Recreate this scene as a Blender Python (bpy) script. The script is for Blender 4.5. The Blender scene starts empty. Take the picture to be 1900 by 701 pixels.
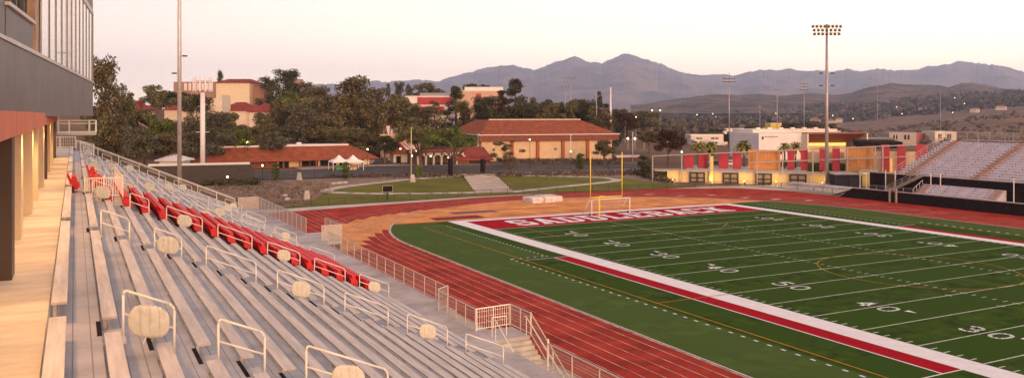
import bpy, math, random
from mathutils import Vector, Matrix
random.seed(7)
R=math.radians
SC=bpy.context.scene
COL=SC.collection
# ---------------------------------------------------------------- camera data (metres, field frame)
CX,CY,CH,YAW,F=-50.1,-101.2,15.54,R(27.56),1555.0
SY,CYW=math.sin(YAW),math.cos(YAW)
def Pd(u,d,z=0):
    r=(u-950)/F*d
    return Vector((CX+d*SY+r*CYW, CY+d*CYW-r*SY, z))
def P(u,v,z=0):                      # photo measurement -> point on the horizontal plane z
    return Pd(u,(CH-z)*F/(v-212.0),z)
def zat(v,d): return CH-(v-212.0)*d/F
def st(t): t=max(0,min(1,t)); return t*t*(3-2*t)
def fbm(x,y):
    return (math.sin(x*.013+1.3)*math.cos(y*.011+.4)+.5*math.sin(x*.031+y*.017)+.3*math.cos(x*.061-y*.053+2))/1.8
def terr(x,y):
    z=.02*max(0,min(y-45,80))
    dx,dy=x-CX,y-CY
    d=dx*SY+dy*CYW; r=dx*CYW-dy*SY
    if d>40:
        u=950+F*r/d
        if y>118 or d>250:
            m=st((1010-u)/420)
            z+=m*17*st((d-245)/230)*st((y-118)/30)
            m2=st((u-1150)/160)
            z-=(.5+.5*m2)*13*st((d-300)/650)*(1-m)
            z+=m2*6*st((d-300)/700)*fbm(x,y)*.4
            # brown hill on the right
            z+=30*st((u-1560)/420)*st((d-560)/700)*(1+.12*fbm(x*3,y*3))
            z+=22*st((u-1450)/300)*st((d-1500)/900)
            z+=14*st((d-1600)/1500)+34*st((d-1900)/1400)*st((u-1250)/300)
    return z
def PT(u,v):                         # on the terrain
    z=0
    for _ in range(14): 
        p=P(u,v,z); z=z+.7*(terr(p.x,p.y)-z)
    return Vector((p.x,p.y,terr(p.x,p.y)))
# ---------------------------------------------------------------- materials
MATS={}
def mat(name,col,rough=.8,metal=0.0,var=.12,scale=3.0,bump=0.0,bscale=None,col2=None,thr=(.35,.65),emit=None,es=0,stretch=None,island=0,trans=None,spec=None):
    if name in MATS: return MATS[name]
    m=bpy.data.materials.new(name); m.use_nodes=True
    n=m.node_tree.nodes; l=m.node_tree.links
    b=n['Principled BSDF']; b.inputs['Roughness'].default_value=rough; b.inputs['Metallic'].default_value=metal
    if spec is None and rough>=.74 and not metal: spec=.03
    if spec is not None: b.inputs['Specular IOR Level'].default_value=spec
    c=tuple(col)+(1,)
    if emit:
        b.inputs['Emission Color'].default_value=tuple(emit)+(1,); b.inputs['Emission Strength'].default_value=es
        b.inputs['Base Color'].default_value=c
    else:
        tc=n.new('ShaderNodeTexCoord'); g=n.new('ShaderNodeNewGeometry')
        mp=n.new('ShaderNodeMapping'); l.new(g.outputs['Position'],mp.inputs['Vector'])
        if stretch: mp.inputs['Scale'].default_value=stretch
        t=n.new('ShaderNodeTexNoise'); t.inputs['Scale'].default_value=scale; t.inputs['Detail'].default_value=6; t.inputs['Roughness'].default_value=.65
        l.new(mp.outputs[0],t.inputs['Vector'])
        mr=n.new('ShaderNodeMapRange'); mr.inputs[1].default_value=thr[0]; mr.inputs[2].default_value=thr[1]
        l.new(t.outputs['Fac'],mr.inputs[0])
        mx=n.new('ShaderNodeMix'); mx.data_type='RGBA'
        c2=col2 if col2 else [x*(1-var*2) for x in col]
        c1=col if col2 else [min(1,x*(1+var)) for x in col]
        mx.inputs[6].default_value=tuple(c2)+(1,); mx.inputs[7].default_value=tuple(c1)+(1,)
        l.new(mr.outputs[0],mx.inputs[0])
        out=mx.outputs[2]
        if island:
            hs=n.new('ShaderNodeHueSaturation'); ma=n.new('ShaderNodeMapRange')
            ma.inputs[3].default_value=1-island; ma.inputs[4].default_value=1+island
            l.new(g.outputs['Random Per Island'],ma.inputs[0]); l.new(ma.outputs[0],hs.inputs['Value'])
            l.new(out,hs.inputs['Color']); out=hs.outputs[0]
        l.new(out,b.inputs['Base Color'])
        if bump:
            t2=n.new('ShaderNodeTexNoise'); t2.inputs['Scale'].default_value=bscale or scale*4; t2.inputs['Detail'].default_value=4
            l.new(mp.outputs[0],t2.inputs['Vector'])
            bp=n.new('ShaderNodeBump'); bp.inputs['Strength'].default_value=bump; bp.inputs['Distance'].default_value=.05
            l.new(t2.outputs['Fac'],bp.inputs['Height']); l.new(bp.outputs[0],b.inputs['Normal'])
    MATS[name]=m; return m
def wavemat(name,c1,c2,axis,scale,rough=.8,lo=.5,hi=.6,noise=.2,metal=0):
    """colour with fine repeating seams along one world axis (planks, roof tiles, ribs)"""
    m=mat(name,c1,rough,metal,var=noise/2,scale=.6)
    n=m.node_tree.nodes; l=m.node_tree.links; b=n['Principled BSDF']
    src=b.inputs['Base Color'].links[0].from_socket
    g=n.new('ShaderNodeNewGeometry'); dv=n.new('ShaderNodeVectorMath'); dv.operation='DOT_PRODUCT'
    l.new(g.outputs['Position'],dv.inputs[0]); dv.inputs[1].default_value=axis
    mu=n.new('ShaderNodeMath'); mu.operation='MULTIPLY'; mu.inputs[1].default_value=scale; l.new(dv.outputs['Value'],mu.inputs[0])
    fr=n.new('ShaderNodeMath'); fr.operation='FRACT'; l.new(mu.outputs[0],fr.inputs[0])
    gt=n.new('ShaderNodeMath'); gt.operation='GREATER_THAN'; gt.inputs[1].default_value=hi; l.new(fr.outputs[0],gt.inputs[0])
    mx=n.new('ShaderNodeMix'); mx.data_type='RGBA'; l.new(gt.outputs[0],mx.inputs[0]); l.new(src,mx.inputs[6]); mx.inputs[7].default_value=tuple(c2)+(1,)
    l.new(mx.outputs[2],b.inputs['Base Color']); return m
ALU=mat('bench_aluminium',(.56,.485,.455),.55,.15,.12,2.2,stretch=(3,.25,1))
def deckmat():
    m=wavemat('deck_aluminium',(.37,.34,.355),(.17,.15,.16),(1,0,0),1/.28,.5,hi=.93,noise=.3,metal=.1)
    return m
DECK=deckmat(); DECK.node_tree.nodes['Principled BSDF'].inputs['Specular IOR Level'].default_value=.3
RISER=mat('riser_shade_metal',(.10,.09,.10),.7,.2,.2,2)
GALV=mat('galvanised_rail',(.66,.60,.54),.45,.3,.05,5)
CREAM=mat('cream_paint',(.62,.55,.44),.6,0,.06,6)
CONC=mat('concrete',(.42,.38,.34),.85,0,.16,.7,bump=.2,bscale=20)
CONC2=mat('walkway_concrete',(.47,.42,.41),.85,0,.14,.5,bump=.2,bscale=15)
PAVE=mat('light_paving',(.50,.44,.38),.9,0,.1,.3)
BLACK=mat('black_screen',(.022,.016,.018),.9,0,.2,1.5)
DARK=mat('dark_metal',(.03,.027,.027),.6,.3,.1,3)
TURF=wavemat('turf_field',(.040,.076,.009),(.034,.068,.008),(0,1,0),1/9.144,.95,hi=.5,noise=.5)
TURFM=wavemat('turf_light',(.068,.108,.026),(.060,.098,.023),(0,1,0),1/9.144,.95,hi=.5,noise=.22)
RED=mat('track_red',(.36,.040,.026),.85,0,.2,.3,bump=.25,bscale=40)
ORANGE=mat('track_orange',(.66,.27,.10),.85,0,.16,.25,bump=.2,bscale=40)
MAROON=mat('runway_maroon',(.24,.045,.045),.85,0,.1,.5)
PURP=mat('runway_purple',(.19,.10,.13),.8,0,.15,.5)
WHITEP=mat('white_marking',(.74,.69,.70),.85,0,.05,1.0)
LANEW=mat('lane_line',(.58,.38,.33),.85,0,.3,.8)
YARD=mat('yard_line',(.52,.56,.42),.85,0,.15,2)
REDP=mat('red_marking',(.34,.004,.013),.85,0,.06,.8)
ORLINE=mat('orange_line',(.46,.22,.03),.85,0,.1,1)
REDSEAT=mat('red_plastic',(.66,.010,.014),.55,0,.08,4)
TAN=mat('tan_stucco',(.58,.42,.27),.85,0,.06,.6)
TANL=mat('pale_stucco',(.62,.53,.44),.85,0,.06,.5)
TILE=wavemat('roof_tile',(.29,.088,.048),(.20,.06,.035),(0,0,1),1/.42,.8,hi=.72,noise=.35)
TILED=mat('brown_shingle_band',(.22,.085,.06),.9,0,.3,3,bump=.5)
TILEM=wavemat('roof_tile_maroon',(.25,.06,.05),(.19,.045,.035),(0,0,1),1/.42,.8,hi=.72,noise=.3)
BRICK=mat('brown_brick',(.24,.10,.06),.85,0,.2,2)
BROWN=mat('bronze_panel',(.10,.066,.05),.5,.3,.08,.6)
GREYP=mat('grey_metal_panel',(.15,.125,.118),.5,.25,.08,.5)
SILL=mat('pale_sill',(.60,.52,.50),.5,.2,.05,2)
REDB=mat('red_beam',(.62,.15,.07),.6,0,.1,.8)
WOODP=wavemat('orange_wood_panel',(.50,.22,.07),(.42,.18,.055),(1,0,0),1/.5,.7,hi=.85,noise=.25)
MAGP=mat('crimson_panel',(.36,.022,.04),.6,0,.1,.5)
WHITEB=mat('white_building',(.66,.62,.62),.8,0,.05,.3)
ASPH=mat('asphalt',(.10,.09,.088),.95,0,.15,.3)
ROADL=mat('kerb_concrete',(.48,.42,.38),.9,0,.1,.5)
LAWN=mat('lawn_grass',(.165,.150,.03),.95,0,.22,.12,bump=.3,bscale=8,col2=(.10,.10,.022))
SOIL=mat('mulch_soil',(.27,.19,.15),.95,0,.3,.4,col2=(.20,.14,.11))
BARK=mat('bark',(.14,.095,.07),.9,0,.2,2)
GLASS=mat('dark_glass',(.012,.011,.012),.08,0,0,1,spec=.8)
SKYGL=mat('reflecting_glass',(.62,.57,.56),.06,.92,.02,.2)
YPAINT=mat('yellow_paint',(.85,.58,.03),.4,0,.05,2)
WPAINT=mat('white_paint',(.78,.74,.72),.4,0,.04,3)
POLE=mat('grey_pole',(.36,.32,.32),.45,.45,.06,1)
LAMP=mat('lamp_glow',(1,.9,.7),emit=(1,.70,.36),es=5)
LAMPW=mat('lamp_glow_white',(1,.95,.85),emit=(1,.82,.55),es=12)
LAMPS=mat('window_glow',(1,.8,.5),emit=(1,.55,.16),es=1.3)
TENT=mat('tent_canvas',(.78,.72,.68),.8,0,.03,1)
ANT=mat('antenna_white',(.70,.64,.66),.5,0,.04,2)
TANST=mat('aisle_tan',(.44,.21,.10),.85,0,.2,2)
def leafm(name,c1,c2,isl=.75):
    c1=[x*1.55 for x in c1]; c2=[x*1.2 for x in c2]
    return mat(name,c1,.9,0,0,.35,col2=c2,thr=(.38,.62),island=isl,spec=.15)
LF={'dark':leafm('leaves_dark',(.050,.052,.028),(.034,.030,.018)),
    'olive':leafm('leaves_olive',(.105,.100,.045),(.06,.052,.028)),
    'brown':leafm('leaves_brown',(.098,.082,.042),(.056,.046,.026)),
    'grey':leafm('leaves_grey',(.088,.082,.056),(.048,.044,.032)),
    'green':leafm('leaves_green',(.085,.105,.028),(.045,.060,.018)),
    'palm':leafm('leaves_palm',(.16,.145,.035),(.10,.09,.03)),
    'rust':leafm('leaves_rust',(.055,.028,.018),(.03,.016,.012))}
# ---------------------------------------------------------------- mesh helper
def org(o):
    v=Vector((0,0,0))
    while o: v+=o.location; o=o.parent
    return v
class MB:
    def __init__(s,o=None,ex=None,ey=None):
        s.v=[];s.f=[]
        s.o=Vector(o) if o is not None else Vector((0,0,0))
        s.ex=Vector(ex) if ex is not None else Vector((1,0,0))
        s.ey=Vector(ey) if ey is not None else Vector((0,1,0))
    def L(s,p): return s.o+s.ex*p[0]+s.ey*p[1]+Vector((0,0,p[2]))
    def add(s,pts,faces):
        b=len(s.v); s.v+=[s.L(p) for p in pts]; s.f+=[tuple(b+i for i in f) for f in faces]; return s
    def box(s,x0,x1,y0,y1,z0,z1):
        return s.add([(x0,y0,z0),(x1,y0,z0),(x1,y1,z0),(x0,y1,z0),(x0,y0,z1),(x1,y0,z1),(x1,y1,z1),(x0,y1,z1)],
              [(0,3,2,1),(4,5,6,7),(0,1,5,4),(1,2,6,5),(2,3,7,6),(3,0,4,7)])
    def poly(s,pts): return s.add(pts,[tuple(range(len(pts)))])
    def beam(s,p,q,w,h=None):
        h=h or w; p=Vector(p);q=Vector(q);d=(q-p).normalized()
        up=Vector((0,0,1)) if abs(d.z)<.98 else Vector((0,1,0))
        a=d.cross(up).normalized()*w/2; b=a.cross(d).normalized()*h/2
        return s.add([p-a-b,p+a-b,p+a+b,p-a+b,q-a-b,q+a-b,q+a+b,q-a+b],[(0,3,2,1),(4,5,6,7),(0,1,5,4),(1,2,6,5),(2,3,7,6),(3,0,4,7)])
    def tube(s,p,q,r,r2=None,n=8,caps=True):
        r2=r if r2 is None else r2
        p=Vector(p);q=Vector(q);d=(q-p).normalized()
        up=Vector((0,0,1)) if abs(d.z)<.95 else Vector((1,0,0))
        a=d.cross(up).normalized(); b=a.cross(d).normalized()
        pts=[];fs=[]
        for k in range(n):
            t=2*math.pi*k/n; pts.append(p+(a*math.cos(t)+b*math.sin(t))*r)
        for k in range(n):
            t=2*math.pi*k/n; pts.append(q+(a*math.cos(t)+b*math.sin(t))*r2)
        for k in range(n): fs.append((k,(k+1)%n,n+(k+1)%n,n+k))
        if caps: fs+= [tuple(reversed(range(n))),tuple(range(n,2*n))]
        return s.add(pts,fs)
    def path(s,pts,r,n=6):
        for a,b in zip(pts,pts[1:]): s.tube(a,b,r,n=n)
        return s
    def ball(s,c,rx,ry=None,rz=None,n=8,m=5):
        ry=ry or rx; rz=rz or rx; c=Vector(c); pts=[];fs=[]
        for i in range(m+1):
            ph=math.pi*i/m
            for k in range(n):
                t=2*math.pi*k/n; pts.append((c.x+rx*math.sin(ph)*math.cos(t),c.y+ry*math.sin(ph)*math.sin(t),c.z+rz*math.cos(ph)))
        for i in range(m):
            for k in range(n): fs.append((i*n+k,i*n+(k+1)%n,(i+1)*n+(k+1)%n,(i+1)*n+k))
        return s.add(pts,fs)
    def build(s,name,m,parent=None,smooth=False,kind=None,label=None):
        me=bpy.data.meshes.new(name)
        off=org(parent) if parent else Vector((0,0,0))
        me.from_pydata([tuple(v-off) for v in s.v],[],s.f); me.update()
        if smooth:
            for p in me.polygons: p.use_smooth=True
        me.materials.append(m)
        o=bpy.data.objects.new(name,me); COL.objects.link(o)
        if parent: o.parent=parent
        if kind: o['kind']=kind
        if label: o['label']=label
        return o
def tag(o,label,cat,group=None):
    o['label']=label; o['category']=cat
    if group: o['group']=group
    return o
def thing(name,label,cat,loc=(0,0,0),group=None):
    o=bpy.data.objects.new(name,None); COL.objects.link(o); o.location=loc; o.empty_display_size=.3
    return tag(o,label,cat,group)
def single(mb,name,m,label,cat,group=None,smooth=False): return tag(mb.build(name,m,None,smooth),label,cat,group)
def kids(o): return [c for c in bpy.data.objects if c.parent==o]
def dup(root,loc,label,group=None,scale=None,rotz=None,cache={}):
    r=root.copy(); COL.objects.link(r); r.location=loc
    if scale: r.scale=scale
    if rotz is not None: r.rotation_euler=(0,0,rotz)
    r['label']=label
    if group: r['group']=group
    if root.name not in cache: cache[root.name]=[(c,kids(c)) for c in kids(root)]
    for c,gs in cache[root.name]:
        k=c.copy(); COL.objects.link(k); k.parent=r
        for g in gs:
            h=g.copy(); COL.objects.link(h); h.parent=k
    return r
ORD=['first','second','third','fourth','fifth','sixth','seventh','eighth','ninth','tenth','eleventh','twelfth','thirteenth','fourteenth','fifteenth','sixteenth','seventeenth','eighteenth','nineteenth','twentieth','twenty-first','twenty-second','twenty-third','twenty-fourth','twenty-fifth','twenty-sixth','twenty-seventh','twenty-eighth','twenty-ninth','thirtieth']
def ground(name,pts,m,z=0,kind='structure'):
    return MB().poly([(p[0],p[1],z) for p in pts]).build(name,m,kind=kind)
def strip(mb,pts,w,z):
    for a,b in zip(pts,pts[1:]):
        a=Vector((a[0],a[1]));b=Vector((b[0],b[1])); d=(b-a); L_=d.length
        if L_<1e-6: continue
        d/=L_; n=Vector((-d.y,d.x))*w/2; e=d*w*.25
        mb.poly([(a.x-n.x-e.x,a.y-n.y-e.y,z),(b.x-n.x+e.x,b.y-n.y+e.y,z),(b.x+n.x+e.x,b.y+n.y+e.y,z),(a.x+n.x-e.x,a.y+n.y-e.y,z)])
def rect(mb,x0,x1,y0,y1,z): mb.poly([(x0,y0,z),(x1,y0,z),(x1,y1,z),(x0,y1,z)])
#@@SETTING
# ================================================================ GROUND SHEET
def terrain():
    az=[]
    a=-180.0
    while a<180: az.append(a); a+= .6 if -38<=a<=38 else 6.0
    rad=[8]; 
    while rad[-1]<16000: rad.append(rad[-1]+ (5 if rad[-1]<500 else rad[-1]*.03))
    mb=MB(); pts=[(CX,CY,-.03)]; fs=[]
    for r in rad:
        for a in az:
            t=R(a)+YAW; x=CX+r*math.sin(t); y=CY+r*math.cos(t)
            pts.append((x,y,terr(x,y)-.03))
    n=len(az)
    for k in range(n): fs.append((0,1+k,1+(k+1)%n))
    for i in range(len(rad)-1):
        for k in range(n):
            a_=1+i*n+k; b_=1+i*n+(k+1)%n; fs.append((a_,a_+n,b_+n,b_))
    mb.add(pts,fs)
    return mb.build('ground',mat('dry_ground',(.20,.125,.085),.95,0,.2,.012,bump=.3,bscale=.4,col2=(.12,.075,.055),thr=(.4,.6)),smooth=True,kind='structure')
terrain()
# ---------------------------------------------------------------- track
C0=(24.4,-7.0); RI=39.2; LW=1.1; NL=8
def pc(r,deg): t=R(deg); return (C0[0]-r*math.cos(t),C0[1]+r*math.sin(t))
ground('stadium_apron',[(-31,-150),(-31,20),(-24,38.5),(-3,42),(20,45.5),(42,45.8),(62,43),(90,34),(98,20),(100,-150)],PAVE,.0)
ground('track',[(-24,-150),(-23.4,33.3),(1.7,37.6),(18,40.4),(40,41.3),(59,39),(73,34),(78,24),(78,-150)],RED,.012)
# orange zone: the inside of the curve plus stepped ends in each lane
mb=MB()
inn=[pc(RI,a) for a in range(-2,183,3)]
mb.poly([(x,y,.022) for x,y in inn if y>10])
mb.build('orange_infield_surface',ORANGE,kind='structure')
mb=MB()
for k in range(NL):
    a0=max(-2,19.5-4.2*k); a1=[58,53,48,44,40,35,29,23][k]
    r0=RI+k*LW; r1=r0+LW; n=14
    for i in range(n):
        t0=a0+(a1-a0)*i/n; t1=a0+(a1-a0)*(i+1)/n
        A=pc(r0,t0);B=pc(r1,t0+(.9 if i==0 else 0));C_=pc(r1,t1);D_=pc(r0,t1)
        mb.poly([(A[0],A[1],.022),(B[0],B[1],.022),(C_[0],C_[1],.022),(D_[0],D_[1],.022)])
mb.build('orange_lane_blocks',ORANGE,kind='structure')
mb=MB()
for k in range(NL+1):
    r=RI+k*LW+(.15 if k==0 else 0); w=.075 if k else .2
    pts=[(24.4-r,-150),(24.4-r,-60),(24.4-r,C0[1])]+[pc(r,a) for a in range(3,180,3)]+[(24.4+r,C0[1]),(24.4+r,-60),(24.4+r,-150)]
    strip(mb,pts,w,.034)
for k in range(1,NL+1): strip(mb,[(24.4-RI-k*LW+.9,33.3-.4*k*0),(24.4-RI-k*LW+.9,6+2.2*k*.0)],.07,.034) if k<8 else None
strip(mb,[(68,20),(71,8)],.2,.036); strip(mb,[(64.5,2),(73.5,-2.5)],.2,.036); strip(mb,[(64.5,-8),(73,-12)],.15,.036); strip(mb,[(64.5,-14),(73,-17)],.12,.036)
for i,(a,b) in enumerate([(1205,361),(1262,363.5),(1321,362),(1383,367),(1440,370),(1500,372)]):
    p=P(a,b); rect(mb,p.x-.9,p.x+.9,p.y-.6,p.y+.6,.036)
mb.build('lane_lines',LANEW,kind='structure')
kb=MB(); pts=[(24.4-RI,-150),(24.4-RI,C0[1])]+[pc(RI,a) for a in range(3,180,3)]+[(24.4+RI,C0[1]),(24.4+RI,-150)]
strip(kb,pts,.16,.075); kb.build('track_kerb',mat('kerb_pinkish',(.55,.45,.44),.7),kind='structure')
mb=MB(); rect(mb,-3.2,4.8,12.5,15.8,.03); rect(mb,-3.2,50,12.9,13.3,.03); rect(mb,8,46,19.9,20.25,.03); mb.build('runway',MAROON,kind='structure')
mb=MB(); rect(mb,2.2,10,18.2,20.9,.033); mb.build('runway_pad',PURP,kind='structure')
# ---------------------------------------------------------------- turf
tf=[(24.4-RI+.1,-150)]+[(24.4-RI+.1,C0[1])]+[pc(RI-.1,a) for a in range(3,27,3)]
tfr=[(48.8-x,y) for x,y in reversed(tf)]
tf=[p for p in tf if p[1]<=10.7]; tfr=[p for p in tfr if p[1]<=10.7]
ground('turf',tf+[(tf[-1][0]+.6,10.75),(tfr[0][0]-.6,10.75)]+tfr,TURFM,.03)
ground('turf_field',[(-8.3,-150),(-8.3,-22),(-4.2,-22),(-4.2,10.3),(53,10.3),(53,-22),(57,-22),(57,-150)],TURF,.038)
W=48.77; yd=.9144
mb=MB()
rect(mb,-2.25,0,-10*yd*0-100*yd-12,10.65,.046); rect(mb,W,W+2.0,-100*yd-12,10.65,.046); rect(mb,0,W,9.14,10.65,.046)
rect(mb,-4.15,-4.0,-68.7,-22.9,.054); 
for yy in (-22.9,-68.7): rect(mb,-7.7,-2.2,yy-.06,yy+.06,.056); rect(mb,W+2,W+6,yy-.06,yy+.06,.056)
for y0,x0,x1 in ((0,-4.3,None),): pass
k=0
y=6.0
while y>-21.8:
    rect(mb,-4.45,-4.2,y-.25,y+.0,.056); rect(mb,W+4.2,W+4.45,y-.25,y,.056); y-=.95
x=-8.6
while x<-4.6: rect(mb,x,x+.25,-21.8,-21.55,.056); x+=.9
y=-21.6
while y>-110:
    rect(mb,-8.82,-8.64,y-.4,y,.056); rect(mb,W+8.6,W+8.9,y-.5,y,.056); y-=1.25
mb.build('white_field_border',WHITEP,kind='structure')
mb=MB(); rect(mb,-4.0,-2.25,-68.6,-23,.05); rect(mb,W+2.0,W+3.6,-68.6,-23,.05); rect(mb,0,W,.03,9.14,.046); mb.build('red_field_border',REDP,kind='structure')
mb=MB()
for n in range(1,21):
    yy=-n*5*yd; rect(mb,.02,W-.02,yy-.065,yy+.065,.056)
rect(mb,.02,W-.02,-.1,.06,.056)
for n in range(1,100):
    if n%5==0: continue
    yy=-n*yd
    for x0 in (.08,17.7+.3,30.2,W-.68): rect(mb,x0,x0+.6,yy-.06,yy+.06,.056)
for n in range(1,20):
    yy=-n*5*yd
    for xc in (16.26,18.3,30.5,32.5): rect(mb,xc-.3,xc+.3,yy-.12,yy+.12,.06); rect(mb,xc-.06,xc+.06,yy-.35,yy+.35,.06)
mb.build('yard_lines',YARD,kind='structure')
mb=MB()
def oring(cx,cy,r,a0,a1,w=.12,z=.06):
    n=max(8,int(abs(a1-a0)/4)); strip(mb,[(cx+r*math.cos(R(a0+(a1-a0)*i/n)),cy+r*math.sin(R(a0+(a1-a0)*i/n))) for i in range(n+1)],w,z)
strip(mb,[(-7.7,-98),(-7.7,6.5)],.13,.06); strip(mb,[(56.5,-98),(56.5,6.5)],.13,.06); strip(mb,[(-7.7,6.5),(-2.3,6.5)],.12,.06)
strip(mb,[(-7.7,-45.72),(-.1,-45.72)],.12,.062); oring(24.4,-45.72,9.3,0,360)
strip(mb,[(4.2,-.3),(4.2,-10)],.12,.058); strip(mb,[(44.6,-.3),(44.6,-10)],.12,.058); oring(24.4,-4.5,9.15,-37,-143)
strip(mb,[(4.2,-9.05),(44.6,-9.05)],.1,.06)
mb.build('orange_soccer_lines',ORLINE,kind='structure')
# ---------------------------------------------------------------- numerals (real digit shapes, 1.8 m tall)
SEG={'1':[[(.5,0),(.5,1)],[(.5,1),(.3,.8)],[(.28,0),(.72,0)]],
'2':[[(.12,.75),(.22,.93),(.5,1),(.78,.93),(.88,.75),(.8,.52),(.12,.0),(.9,0)]],
'3':[[(.12,.85),(.3,.98),(.6,1),(.85,.85),(.85,.66),(.66,.54),(.4,.53)],[(.66,.54),(.9,.38),(.88,.15),(.62,0),(.32,0),(.1,.14)]],
'4':[[(.7,0),(.7,1),(.08,.3),(.95,.3)]],
'5':[[(.85,1),(.2,1),(.15,.58),(.5,.64),(.85,.5),(.9,.28),(.78,.06),(.5,0),(.2,.04),(.1,.16)]],
'0':[[(.5,1),(.8,.9),(.93,.7),(.95,.5),(.93,.3),(.8,.1),(.5,0),(.2,.1),(.07,.3),(.05,.5),(.07,.7),(.2,.9),(.5,1)]]}
mb=MB()
def digit(ch,xc,yc,near):
    h=1.8; w=1.25
    for s_ in SEG[ch]:
        pts=[]
        for a,b in s_:
            if near: pts.append((xc+(b-.5)*h, yc-(a-.5)*w))
            else: pts.append((xc-(b-.5)*h, yc+(a-.5)*w))
        strip(mb,pts,.27,.066)
for n,t in ((10,1),(20,2),(30,3),(40,4),(50,5),(60,4),(70,3),(80,2),(90,1)):
    yy=-n*yd
    digit(str(t),7.35,yy+1.05,True); digit('0',7.35,yy-1.05,True)
    digit(str(t),W-7.35,yy-1.05,False); digit('0',W-7.35,yy+1.05,False)
    if n!=50:
        s_=1 if n<50 else -1
        for xc in (8.1,W-8.1): 
            y0=yy+s_*2.1; mb.poly([(xc-.28,y0,.066),(xc,y0+s_*.95,.066),(xc+.28,y0,.066)][::s_])
mb.build('yard_numbers',mat('number_white',(.8,.77,.76),.8),kind='structure')
# ---------------------------------------------------------------- end zone lettering (slab block letters)
def R_(x0,y0,x1,y1): return [(x0,y0),(x1,y0),(x1,y1),(x0,y1)]
GL={'S':[R_(.15,.0,.85,.17),R_(.15,.83,.85,1),R_(.15,.42,.85,.58),[(0,.5),(.28,.42),(.28,.9),(.15,1),(0,.88)],[(.72,.1),(.85,0),(1,.12),(1,.5),(.72,.58)],R_(.72,.7,1,.9),R_(0,.1,.28,.3)],
'A':[[(.0,0),(.38,0),(.62,1),(.38,1)][:1]+[(.3,0),(.6,1),(.34,1)],[(.7,0),(1,0),(.66,1),(.4,1)],R_(.22,.25,.8,.42),R_(-.05,0,.4,.14),R_(.6,0,1.05,.14)],
'D':[R_(.1,0,.38,1),R_(0,0,.75,.17),R_(0,.83,.75,1),[(.72,0),(1,.2),(1,.8),(.72,1)]],
'L':[R_(.1,0,.4,1),R_(0,0,1,.18),R_(.78,0,1,.38),R_(0,.86,.5,1)],
'E':[R_(.1,0,.38,1),R_(0,0,1,.17),R_(0,.83,1,1),R_(.3,.42,.75,.58),R_(.8,0,1,.32),R_(.8,.68,1,1)],
'B':[R_(.1,0,.38,1),R_(0,0,.8,.17),R_(0,.83,.8,1),R_(.3,.42,.85,.58),[(.7,0),(.98,.12),(.98,.42),(.7,.54)],[(.7,.5),(.94,.6),(.94,.88),(.7,1)]],
'C':[[(0,.2),(.28,.1),(.28,.9),(0,.8)],[(0,.2),(.2,0),(.8,0),(1,.15),(.8,.17),(.2,.17)],[(0,.8),(.2,.83),(1,.83),(.8,1),(.2,1)],R_(.72,.05,1,.34),R_(.72,.66,1,.95)],
'K':[R_(.1,0,.38,1),[(.38,.35),(.38,.6),(.65,1),(1,1)],[(.42,.62),(.6,.72),(1,0),(.66,0)],R_(0,0,.48,.14),R_(0,.86,.48,1),R_(.55,0,1.05,.14),R_(.58,.86,1.02,1)]}
GL['A'][0]=[(.02,0),(.3,0),(.62,1),(.36,1)]
mb=MB(); x=5.0; pitch=4.0
for i,ch in enumerate('SADDLEBACK'):
    for j,pl in enumerate(GL[ch]):
        mb.poly([(x+a*3.3,1.65+b*5.8,.056+.002*j) for a,b in pl])
    x+=pitch
mb.build('end_zone_lettering',WHITEP,kind='structure')
#@@STAND
# ================================================================ HOME GRANDSTAND
def S(dx,D,b=0): return (CX+dx,CY+D,CH-b)
TR,RS=.84,.36
NR=20
D0,D1=-6.0,100.0
def tz(i): return CH-(3.87+RS*i)
AIS=[2.4,16.9,31.4,45.9,57.2,68.5,81.0,93.5]
stand=thing('grandstand','long aluminium home grandstand stepping down to the track','grandstand',S(0,50,11))
mb=MB()
for i in range(NR):
    mb.box(CX-.42+TR*i,CX+.42+TR*i,CY+D0,CY+D1,tz(i)-.06,tz(i))
mb.build('deck',DECK,stand)
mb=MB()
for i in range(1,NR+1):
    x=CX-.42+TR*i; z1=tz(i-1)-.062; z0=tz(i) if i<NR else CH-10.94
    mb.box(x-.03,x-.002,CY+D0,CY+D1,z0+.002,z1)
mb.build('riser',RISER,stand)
mb=MB(); mb.box(CX-3.2,CX-.42,CY+D0,CY+D1,tz(0)-.3,CH-3.52); mb.build('concourse_floor',mat('warm_concrete',(.60,.50,.40),.85,0,.13,.8,bump=.15,stretch=(.5,1.6,1)),stand)
mb=MB(); mb.box(CX+TR*NR-.42,CX+17.95,CY+D0,CY+D1,4.1,4.6); mb.box(CX+17.95,CX+18.9,CY+43,CY+D1,4.1,4.6); mb.box(CX+17.95,CX+20.0,CY+36.4,CY+38.35,4.1,4.6); mb.build('walkway',CONC2,stand)
mb=MB(); mb.box(CX+17.3,CX+17.9,CY+D0,CY+D1,-.1,4.1); mb.box(CX-3.2,CX-2.9,CY+D0,CY+D1,-.1,11); mb.box(CX-3,CX+18.9,CY+D1-.3,CY+D1-.02,-.1,4.0); mb.build('support_wall',CONC,stand)
# end wall under the rows
mb=MB()
for i in range(NR): mb.box(CX-.42+TR*i,CX+.42+TR*i-.002,CY+D1-.05,CY+D1,4.0,tz(i)-.07)
mb.build('end_panel',mat('end_panel_grey',(.3,.27,.25),.7),stand)
# aisles: half steps and black gaps between the decks
for D in AIS:
    mb=MB()
    for i in range(NR):
        x=CX+.42+TR*i
        if i<NR-1: mb.box(x+.004,x+.40,CY+D-.6,CY+D+.6,tz(i+1)+.002,tz(i+1)+RS/2)
        if D in AIS[1:5]: MB().box(x-.07,x+.01,CY+D-.58,CY+D+.58,tz(i)+.001,tz(i)+.006).build('aisle_slot',BLACK,stand)
    mb.build('aisle_step',mat('aisle_step_metal',(.46,.42,.42),.55,.2,.1,2),stand)
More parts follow.
